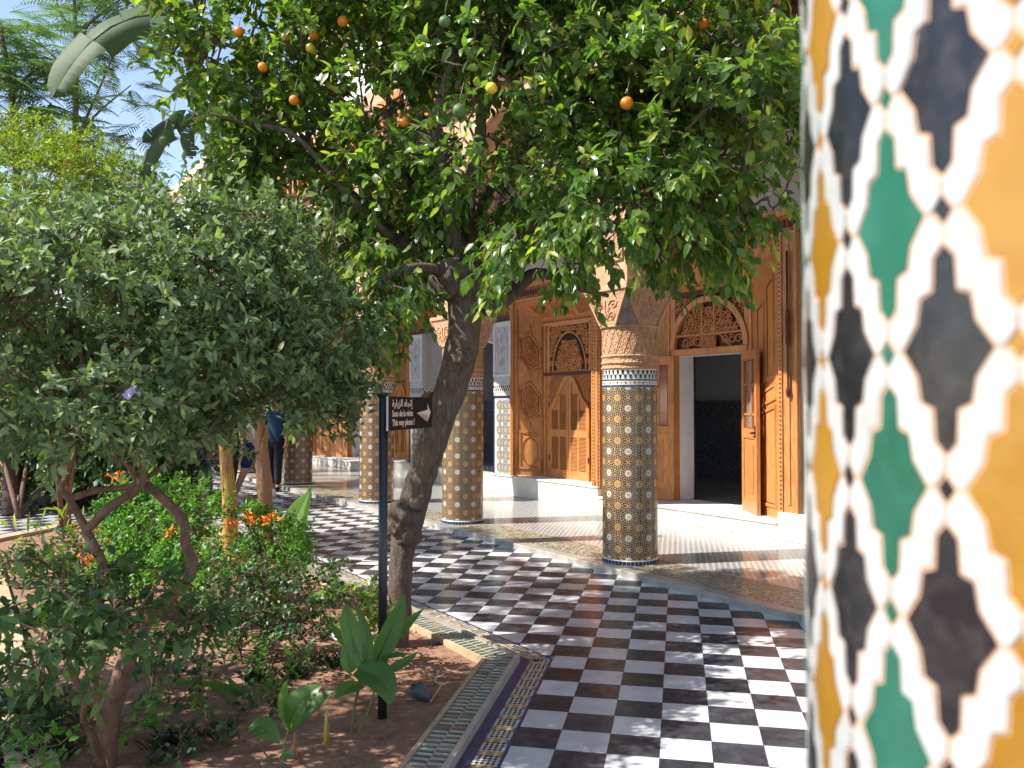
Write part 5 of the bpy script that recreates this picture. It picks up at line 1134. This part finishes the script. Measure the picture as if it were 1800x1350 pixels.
# dark grass tufts
for px, py, n_, h_, lab in ((515, 1260, 40, .13, 'dark grass tuft just right of the broad leaves'), (300, 1325, 70, .14, 'dark grass tuft right of the shrub stem'), (380, 1300, 40, .12, 'dark grass tuft in the bottom bed shade'), (520, 1200, 50, .15, 'dark grass tuft behind the broad-leaved plant'), (590, 1180, 50, .15, 'dark grass tuft left of the sign foot'), (770, 1143, 30, .07, 'small tuft by the bend of the tiled edging'), (290, 1150, 50, .2, 'taller grass tuft under the shrub bough'), (85, 1345, 60, .14, 'dark grass tuft in the bottom left corner'), (450, 1205, 50, .14, 'dark grass tuft below the dusky bush')):
    t = thing('grass_tuft', lab, 'grass', ground(px, py, -.04), 0, 'dark grass tufts on the red earth'); P = rng.normal(0, .035, (n_ * 2, 3)) * np.array([1, 1, 0]); a = rng.uniform(0, 6.28, n_ * 2)
    d = np.stack([np.cos(a) * rng.uniform(.2, 1, n_ * 2), np.sin(a) * rng.uniform(.2, 1, n_ * 2), np.full(n_ * 2, .9)], 1)
    link('blades', leaves_mesh('blades', P, d, np.array([[0, 0, 1.]]) + rng.normal(0, .2, (n_ * 2, 3)), rng.uniform(.6, 1.1, n_ * 2) * h_, np.full(n_ * 2, .006), GRASSM), t, kind='stuff')
# dropped leaves and bits on the earth
N_ = 420; pp = []
while len(pp) < N_:
    p = ground(random.uniform(0, 830), random.uniform(1030, 1349), -.02)
    if max((p - a).dot(n) for a, b_, d, n in edges(BW)) < -.46: pp.append(p)
LITTER = leafmat('fallen_leaf', (.16, .08, .03), (.24, .13, .05), (.35, .25, .08), .7, .1)
a = rng.uniform(0, 6.28, N_); o = link('fallen_leaves', leaves_mesh('fallen_leaves', np.array(pp), np.stack([np.cos(a), np.sin(a), rng.normal(0, .15, N_)], 1), np.array([[0, 0, 1.]]) + rng.normal(0, .3, (N_, 3)), rng.uniform(.02, .055, N_), rng.uniform(.01, .025, N_), LITTER)); o['kind'] = 'stuff'; tag(o, 'dry fallen leaves scattered on the red earth', 'fallen leaves')
# cut stakes, the lost spotlight and its cable, the white stone
for px, py, h_, lab in ((571, 1322, .20, 'pale cut stake standing in the bed, right of the broad leaves'), (515, 1345, .15, 'split brown stump of a stem at the frame bottom')):
    t = thing('cut_stake', lab, 'stake', ground(px, py, -.04)); q = MB(); q.tube([Vector((0, 0, -.03)), Vector((.004, 0, h_ * .6)), Vector((.008, .004, h_))], [.010, .009, .006], STEMY if 'pale' in lab else STEMP, 7); q.tube([Vector((.012, 0, -.03)), Vector((.02, 0, h_ * .7))], [.006, .004], STEMP, 6); part('stem', q, t)
GREYP = M('grey_plastic', (.075, .08, .088), .6)
t = thing('garden_spotlight', 'grey plastic cone fitting lying on the earth by the edging', 'lamp', ground(735, 1238, -.03)); q = MB(); dd = Vector((-.75, .2, .45)).normalized(); b0 = Vector((.07, -.02, .035))
q.tube([b0, b0 - dd * -.03, b0 + dd * .08, b0 + dd * .104, b0 + dd * .102, b0 + dd * .05], [.018, .029, .046, .048, .042, .024], GREYP, 20); part('shade', q, t); q = MB(); q.tube([b0 + dd * .02, b0 + dd * .125], [.02, .018], METAL, 10); part('bulb_holder', q, t)
q = MB(); P = spline([ground(x, y, z) for x, y, z in ((757, 1233, .0), (772, 1210, .03), (776, 1203, .05), (765, 1197, .06), (770, 1182, .09), (771, 1178, .10))] , 6); q.tube(P, .006, BEIGE, 7)
P = spline([ground(x, y, z) for x, y, z in ((766, 1197, .06), (757, 1193, .05), (750, 1183, .08), (747, 1180, .10), (752, 1181, .09))], 6); q.tube(P, .006, BEIGE, 7); o = link('loose_cable', q.mesh('loose_cable')); tag(o, 'pale bent cable sticking out of the earth beside the grey cone', 'cable')
bm = bmesh.new(); bmesh.ops.create_icosphere(bm, subdivisions=3, radius=.11)
for v in bm.verts: v.co = Vector((v.co.x * 1.6, v.co.y, v.co.z * .55)) * (1 + .3 * noise.noise(v.co * 9))
q = MB(); q.bm(bm, WHITES); bm.free(); o = link('white_stone', q.mesh('white_stone'), None, ground(620, 1118, 0)); tag(o, 'sunlit white stone lying behind the sapling', 'stone')
# ================================================================== beyond the bed
soil2 = None
def bed_box(name, pts, z):
    q = MB(); P = [W(*p) for p in pts]; q.prism([v + Vector((0, 0, -.1)) for v in P], [v + Vector((0, 0, z)) for v in P], SOIL); structure(name, q)
bed_box('far_soil', [(3.0, 15.6), (3.0, 27), (-14, 27), (-14, 15.6)], .05); bed_box('side_soil', [(-1.9, 2), (-1.9, 14), (-14, 14), (-14, 2)], .05)
q = MB(); P = [W(*p) for p in ((3.1, 15.5), (-14, 15.5), (-14, 15.6), (3.1, 15.6))]; q.prism([v for v in P], [v + Vector((0, 0, .1)) for v in P], KERBM); structure('far_bed_kerb', q)
bush('yellow_green_bush', 'fine-leaved yellow-green bush glowing in sun at the upper left', 'bush', (120, 940), 9.0, [(100, 350, 0, 170, 90, .9), (40, 290, .2, 90, 75, .8), (170, 320, .1, 90, 60, .7), (210, 380, 0, 80, 60, .6), (60, 430, 0, 120, 80, .8), (130, 275, .1, 60, 40, .4)], 1500, 20, .22, .052, .022, LY, [(100, 380, 0), (40, 320, .1), (180, 350, 0), (80, 450, 0)], [(130, 262, -.3), (128, 285, -.3), (135, 300, -.3), (165, 303, -.3), (120, 310, -.3)], FLY, .035, 0, 1, -.2, None, True)
far = [('dark_bush', 'dark tall bush behind the shrub stems at the far left', (40, 905), 13.5, [(0, 790, 0, 140, 95, 1.2), (150, 800, 0, 110, 80, 1), (60, 690, 0, 180, 120, 1.2), (-40, 600, 0, 120, 120, 1.2)], LD),
       ('dark_bush', 'dark dense bush glimpsed under the crown, left of the visitors', (230, 900), 13.0, [(230, 800, 0, 100, 90, .9), (200, 700, 0, 120, 120, 1)], LD),
       ('green_bush', 'round green bush beyond the visitors', (330, 800), 24, [(330, 620, 0, 160, 140, 2.2), (480, 640, 0, 110, 110, 2)], LB),
       ('green_bush', 'far green thicket behind the shrub at the left edge', (60, 800), 20, [(20, 560, 0, 200, 160, 2.2), (200, 560, 0, 160, 150, 2)], LD)]
for nm, lab, bp, Y_, lb, m_ in far:
    bush(nm, lab, 'bush', bp, Y_, lb, 850, 15, .45, .15, .075, m_, [(x, y, 0) for x, y, *_ in lb], (), FLO, .03, 0, .9, -.3, None, True, gz=.05)
# feathery trees against the sky
def feathery(label, basepx, Y, trunkpx, tips, nf, fl):
    t = thing('feathery_tree', label, 'tree', ground(*basepx, .05), 0, 'feathery trees against the sky'); P = spline([t.location - Vector((0, 0, .05))] + [at(x, y, Y + d) for x, y, d in trunkpx], 6)
    q = MB(); q.tube(rel(P, t), lerpl([.13, .09, .07, .05, .03], len(P)), BARK3, 10, True, .1); part('trunk', q, t); wood_ = [tuple(p) for p in P]
    for (x, y, d, x0, y0) in tips:
        a, e = at(x0, y0, Y), at(x, y, Y + d); B = spline([a, a.lerp(e, .5) + Vector((random.gauss(0, .1), random.gauss(0, .1), .05)), e], 4); q = MB(); q.tube(rel(B, t), lerpl([.035, .02, .01], len(B)), BARK3, 6); part('branch', q, t); wood_ += [tuple(p) for p in B]
    PP, DD, NN, LL, WW = [], [], [], [], []; tw = MB(); arr = np.array(wood_[8:]); tipsw = np.array([tuple(at(x, y, Y + d)) for x, y, d, *_ in tips])
    for k in range(nf):
        c = tipsw[rng.integers(len(tipsw))] if rng.random() < .75 else arr[rng.integers(len(arr))]
        if c[2] < 3.2: continue
        c = c + rng.normal(0, .32, 3); a = rng.uniform(0, 6.28); d = nrmz(np.array([math.cos(a), math.sin(a), rng.uniform(-.3, .5)])); ln = fl * rng.uniform(.7, 1.3); m = 13; ts = np.linspace(.12, 1, m)
        line = c + ts[:, None] * ln * d - (ts ** 2)[:, None] * np.array([0, 0, .35 * ln]); tw.tube([Vector(c - np.array(t.location)), Vector(line[6] - np.array(t.location)), Vector(line[-1] - np.array(t.location))], [.006, .004, .002], STEMG, 3, False)
        s_ = nrmz(np.cross(d, [0, 0, 1.]))
        for sg in (-1, 1):
            PP.append(line); DD.append(np.tile(nrmz(s_ * sg + d * .5 + np.array([0, 0, -.25])), (m, 1))); NN.append(np.tile(np.array([0, 0, 1.]) + rng.normal(0, .25, 3), (m, 1))); LL.append(ln * .34 * np.sin(np.pi * (.12 + .8 * ts))); WW.append(np.full(m, .030))
    part('leaf_stalks', tw, t, 'stuff'); link('crown', leaves_mesh('crown', np.vstack(PP) - np.array(t.location), np.vstack(DD), np.vstack(NN), np.hstack(LL), np.hstack(WW), LF, flat=True), t, kind='stuff')
feathery('feathery tree with a thin straight trunk against blue sky', (132, 870), 17.0, [(132, 500, 0), (132, 250, 0), (134, 110, 0), (130, -20, .1)], [(215, 60, 0, 133, 250), (60, 60, .3, 132, 130), (190, 20, -.3, 133, 100), (100, -30, .3, 132, 60), (230, 150, .4, 133, 240), (160, -40, 0, 131, 30), (240, -20, .3, 131, 60), (180, 240, .3, 132, 250), (225, 250, .2, 132, 330), (150, 60, -.4, 133, 150)], 300, .75)
feathery('paler feathery tree at the top left corner', (20, 900), 15.0, [(25, 500, 0), (30, 300, 0), (20, 160, 0), (0, 40, 0)], [(60, 190, 0, 28, 300), (90, 110, .3, 20, 170), (10, 120, .2, 20, 160), (70, 250, 0, 30, 300), (-20, 60, 0, 5, 60), (20, 60, .2, 10, 90), (40, 150, -.2, 25, 230), (90, 180, .4, 25, 250)], 270, .75)
# two more trees of the court, left of the camera's view: their crowns shade the bed and the walk
def shade_tree(label, x, y, zc, r, rz, n):
    t = thing('court_tree', label, 'tree', (x, y, .05)); q = MB(); P = spline([(0, 0, -.1), (.05, .03, zc * .35), (-.04, .05, zc * .7), (0, 0, zc)], 6); q.tube(P, lerpl([.15, .11, .09, .05], len(P)), BARK, 12, True, .15); part('trunk', q, t)
    A, D = in_lobes([((x, y, zc), (r, r, rz)), ((x - r * .4, y + r * .5, zc - rz * .3), (r * .7, r * .7, rz * .7)), ((x + r * .2, y - r * .5, zc + rz * .2), (r * .7, r * .7, rz * .7))], n, .4, -.05, 1.5, 11); A = A - np.array([x, y, .05]); wood_ = [tuple(p) for p in P[6:]]
    for k in range(6):
        a = k * 1.05; e = Vector((math.cos(a) * r * .7, math.sin(a) * r * .7, zc + rz * random.uniform(-.3, .5))); B = spline([P[10], P[12].lerp(e, .5) + Vector((0, 0, .15)), e], 5); q = MB(); q.tube(B, lerpl([.06, .035, .012], len(B)), BARK, 7, True, .1); part('branch', q, t); wood_ += [tuple(p) for p in B]
    Pq, Dl, Nl, L, Wl, lines = twig_leaves(A, D, 15, .3, .10, .05, up=.7, droop=.2, spread=.8); S_ = grow(wood_, A, None); tw = MB()
    for s in S_: tw.tube([Vector(v) for v in s], [.012, .009, .006, .004], BARK, 4, False)
    part('twigs', tw, t, 'stuff'); link('crown', leaves_mesh('crown', Pq, Dl, Nl, L, Wl, LO), t, kind='stuff')
shade_tree('orange tree of the side bed standing left beside the path', -4.5, 3.35, 3.0, 1.15, .8, 520)
shade_tree('tall thin-leaved tree of the side bed nearest the shrub', -5.1, 6.1, 6.25, 1.15, 1.0, 420)

# the far wing of the court, closing it beyond the garden
fw_ = thing('far_wing', 'low cream garden wall far beyond the planting', 'wall', W(-4, 29.2), ROT); q = MB(); q.box(-12, 9, 0, .3, 0, 3.4, CREAM); q.box(-12.1, 9, -.08, .38, 3.4, 3.55, CREAM); part('wall', q, fw_)
# ================================================================== visitors half hidden beyond the bed
SKIN = M('skin', (.46, .25, .17), .6, (.40, .21, .14), 8); HAIR = M('dark_hair', (.03, .02, .015), .6)
def person(label, x, Y, face, h, clothes, gait=.25, shorts=False, sock=False):
    """one skinned body; trousers, shirt, shoes and hair over it"""
    loc = Vector((at(x, 860, Y).x, Y, .08 * (0) )); t = thing('person', label, 'person', loc, face, 'visitors on the walk'); k = h / 1.75
    def skin(name, nodes, bones, mat, root=0, sub=2):
        me = bpy.data.meshes.new(name); me.from_pydata([tuple(Vector(n[0]) * k) for n in nodes], bones, []); o = link(name, me, t); me.materials.append(mat)
        md = o.modifiers.new('skin', 'SKIN'); md.use_smooth_shade = True; ly = me.skin_vertices[0] if me.skin_vertices else None
        if ly is None: 
            bpy.context.view_layer.objects.active = o
        for i, n in enumerate(nodes):
            r = n[1]; r = r if hasattr(r, '__len__') else (r, r)
            me.skin_vertices[0].data[i].radius = (r[0] * k, r[1] * k); me.skin_vertices[0].data[i].use_root = (i == root)
        ss = o.modifiers.new('sub', 'SUBSURF'); ss.levels = sub; ss.render_levels = sub
        return o
    g_ = gait
    J = [((0, 0, .95), (.15, .11)), ((0, 0, 1.12), (.13, .10)), ((0, .01, 1.32), (.16, .115)), ((0, 0, 1.45), (.10, .08)), ((0, .005, 1.52), (.055, .055)), ((0, -.01, 1.60), (.075, .09)), ((0, -.012, 1.70), (.07, .085))]; E_ = [(i, i + 1) for i in range(6)]
    for s_ in (-1, 1):
        b_ = len(J); f = -g_ * s_
        J += [((s_ * .09, 0, .88), (.09, .09)), ((s_ * .10, f * .5 - .02, .50), (.062, .062)), ((s_ * .10, f + .02, .10), (.042, .042)), ((s_ * .11, f - .02, .045), (.04, .035)), ((s_ * .12, f - .15, .03), (.038, .028))]; E_ += [(0, b_), (b_, b_ + 1), (b_ + 1, b_ + 2), (b_ + 2, b_ + 3), (b_ + 3, b_ + 4)]
        a_ = len(J); f = g_ * s_ * .7
        J += [((s_ * .19, 0, 1.42), (.055, .055)), ((s_ * .23, f * .3 + .03, 1.15), (.042, .042)), ((s_ * .24, f * .8 - .05, .92), (.030, .030)), ((s_ * .245, f * .9 - .07, .85), (.034, .020)), ((s_ * .245, f * .9 - .08, .82), (.03, .016))]; E_ += [(3, a_), (a_, a_ + 1), (a_ + 1, a_ + 2), (a_ + 2, a_ + 3), (a_ + 3, a_ + 4)]
        for fi in range(4): J += [((s_ * .245, f * .9 - .105 + .022 * fi, .79), (.009, .009)), ((s_ * .24, f * .9 - .115 + .024 * fi, .745 + .006 * abs(fi - 1.5)), (.007, .007))]; m = len(J); E_ += [(a_ + 4, m - 2), (m - 2, m - 1)]
        J += [((s_ * .235, f * .9 - .12, .83), (.010, .010)), ((s_ * .225, f * .9 - .135, .80), (.008, .008))]; m = len(J); E_ += [(a_ + 3, m - 2), (m - 2, m - 1)]
    skin('body', J, E_, SKIN)
    top, bot, shoe = clothes
    Lz = .52 if shorts else .09
    N = [((0, 0, 1.06), (.165, .125)), ((0, 0, .93), (.17, .13))]; F = [(0, 1)]
    for s_ in (-1, 1):
        f = -g_ * s_; n = len(N); N += [((s_ * .09, 0, .86), (.108, .108)), ((s_ * .10, f * .5 - .02, .54), (.085, .085))]; F += [(1, n), (n, n + 1)]
        if not shorts: N.append(((s_ * .10, f + .02, .10), (.065, .065))); F.append((n + 1, n + 2))
    skin('trousers' if not shorts else 'shorts', N, F, bot)
    N = [((0, 0, .84), (.17, .135)), ((0, 0, .97), (.175, .135)), ((0, 0, 1.15), (.155, .12)), ((0, .01, 1.32), (.18, .13)), ((0, 0, 1.45), (.115, .09))]; F = [(0, 1), (1, 2), (2, 3), (3, 4)]
    for s_ in (-1, 1):
        f = g_ * s_ * .7; n = len(N); N += [((s_ * .195, 0, 1.42), (.07, .07)), ((s_ * .225, f * .25 + .03, 1.2), (.06, .06))]; F += [(4, n), (n, n + 1)]
    skin('shirt', N, F, top)
    for s_ in (-1, 1):
        f = -g_ * s_; skin('shoe', [((s_ * .11, f + .03, .045), (.048, .045)), ((s_ * .115, f - .07, .04), (.05, .04)), ((s_ * .12, f - .17, .03), (.042, .03))], [(0, 1), (1, 2)], shoe)
        if sock: skin('sock', [((s_ * .10, f + .02, .09), (.05, .05)), ((s_ * .10, f + .015, .24), (.052, .052))], [(0, 1)], WHITES)
    skin('hair', [((0, .02, 1.62), (.085, .095)), ((0, .0, 1.72), (.085, .10))], [(0, 1)], HAIR)
    bm = bmesh.new(); bmesh.ops.create_uvsphere(bm, u_segments=8, v_segments=6, radius=.012 * k); q = MB()
    for s_ in (-1, 1): q.add([v.co + Vector((s_ * .03, -.10, 1.63)) * k for v in bm.verts], [[v.index for v in f.verts] for f in bm.faces], METAL)
    q.add([v.co * 1.3 + Vector((0, -.108, 1.60)) * k for v in bm.verts], [[v.index for v in f.verts] for f in bm.faces], SKIN); bm.free(); part('face', q, t)
DEN = M('washed_denim', (.17, .22, .32), .9, (.13, .17, .26), 20); BLK = M('black_cloth', (.014, .014, .018), .9); NAV = M('navy_cloth', (.010, .016, .07), .9); TEAL = M('dark_blue_cloth', (.012, .06, .11), .9); WHC = M('white_cloth', (.68, .68, .70), .9); OLV = M('olive_cloth', (.05, .07, .05), .9)
person('visitor in pale blue jeans walking behind the shrub', 347, 14.4, R(100), 1.68, (WHC, DEN, BLK), .22)
person('visitor in black trousers behind the yellow stem', 405, 15.8, R(170), 1.72, (OLV, BLK, BLK), .10)
person('visitor in navy shorts with white sock and trainer', 447, 13.6, R(70), 1.76, (WHC, NAV, WHC), .30, True, True)
person('visitor in black trousers and dark blue top near the far column', 484, 15.6, R(-20), 1.74, (TEAL, BLK, BLK), .08)
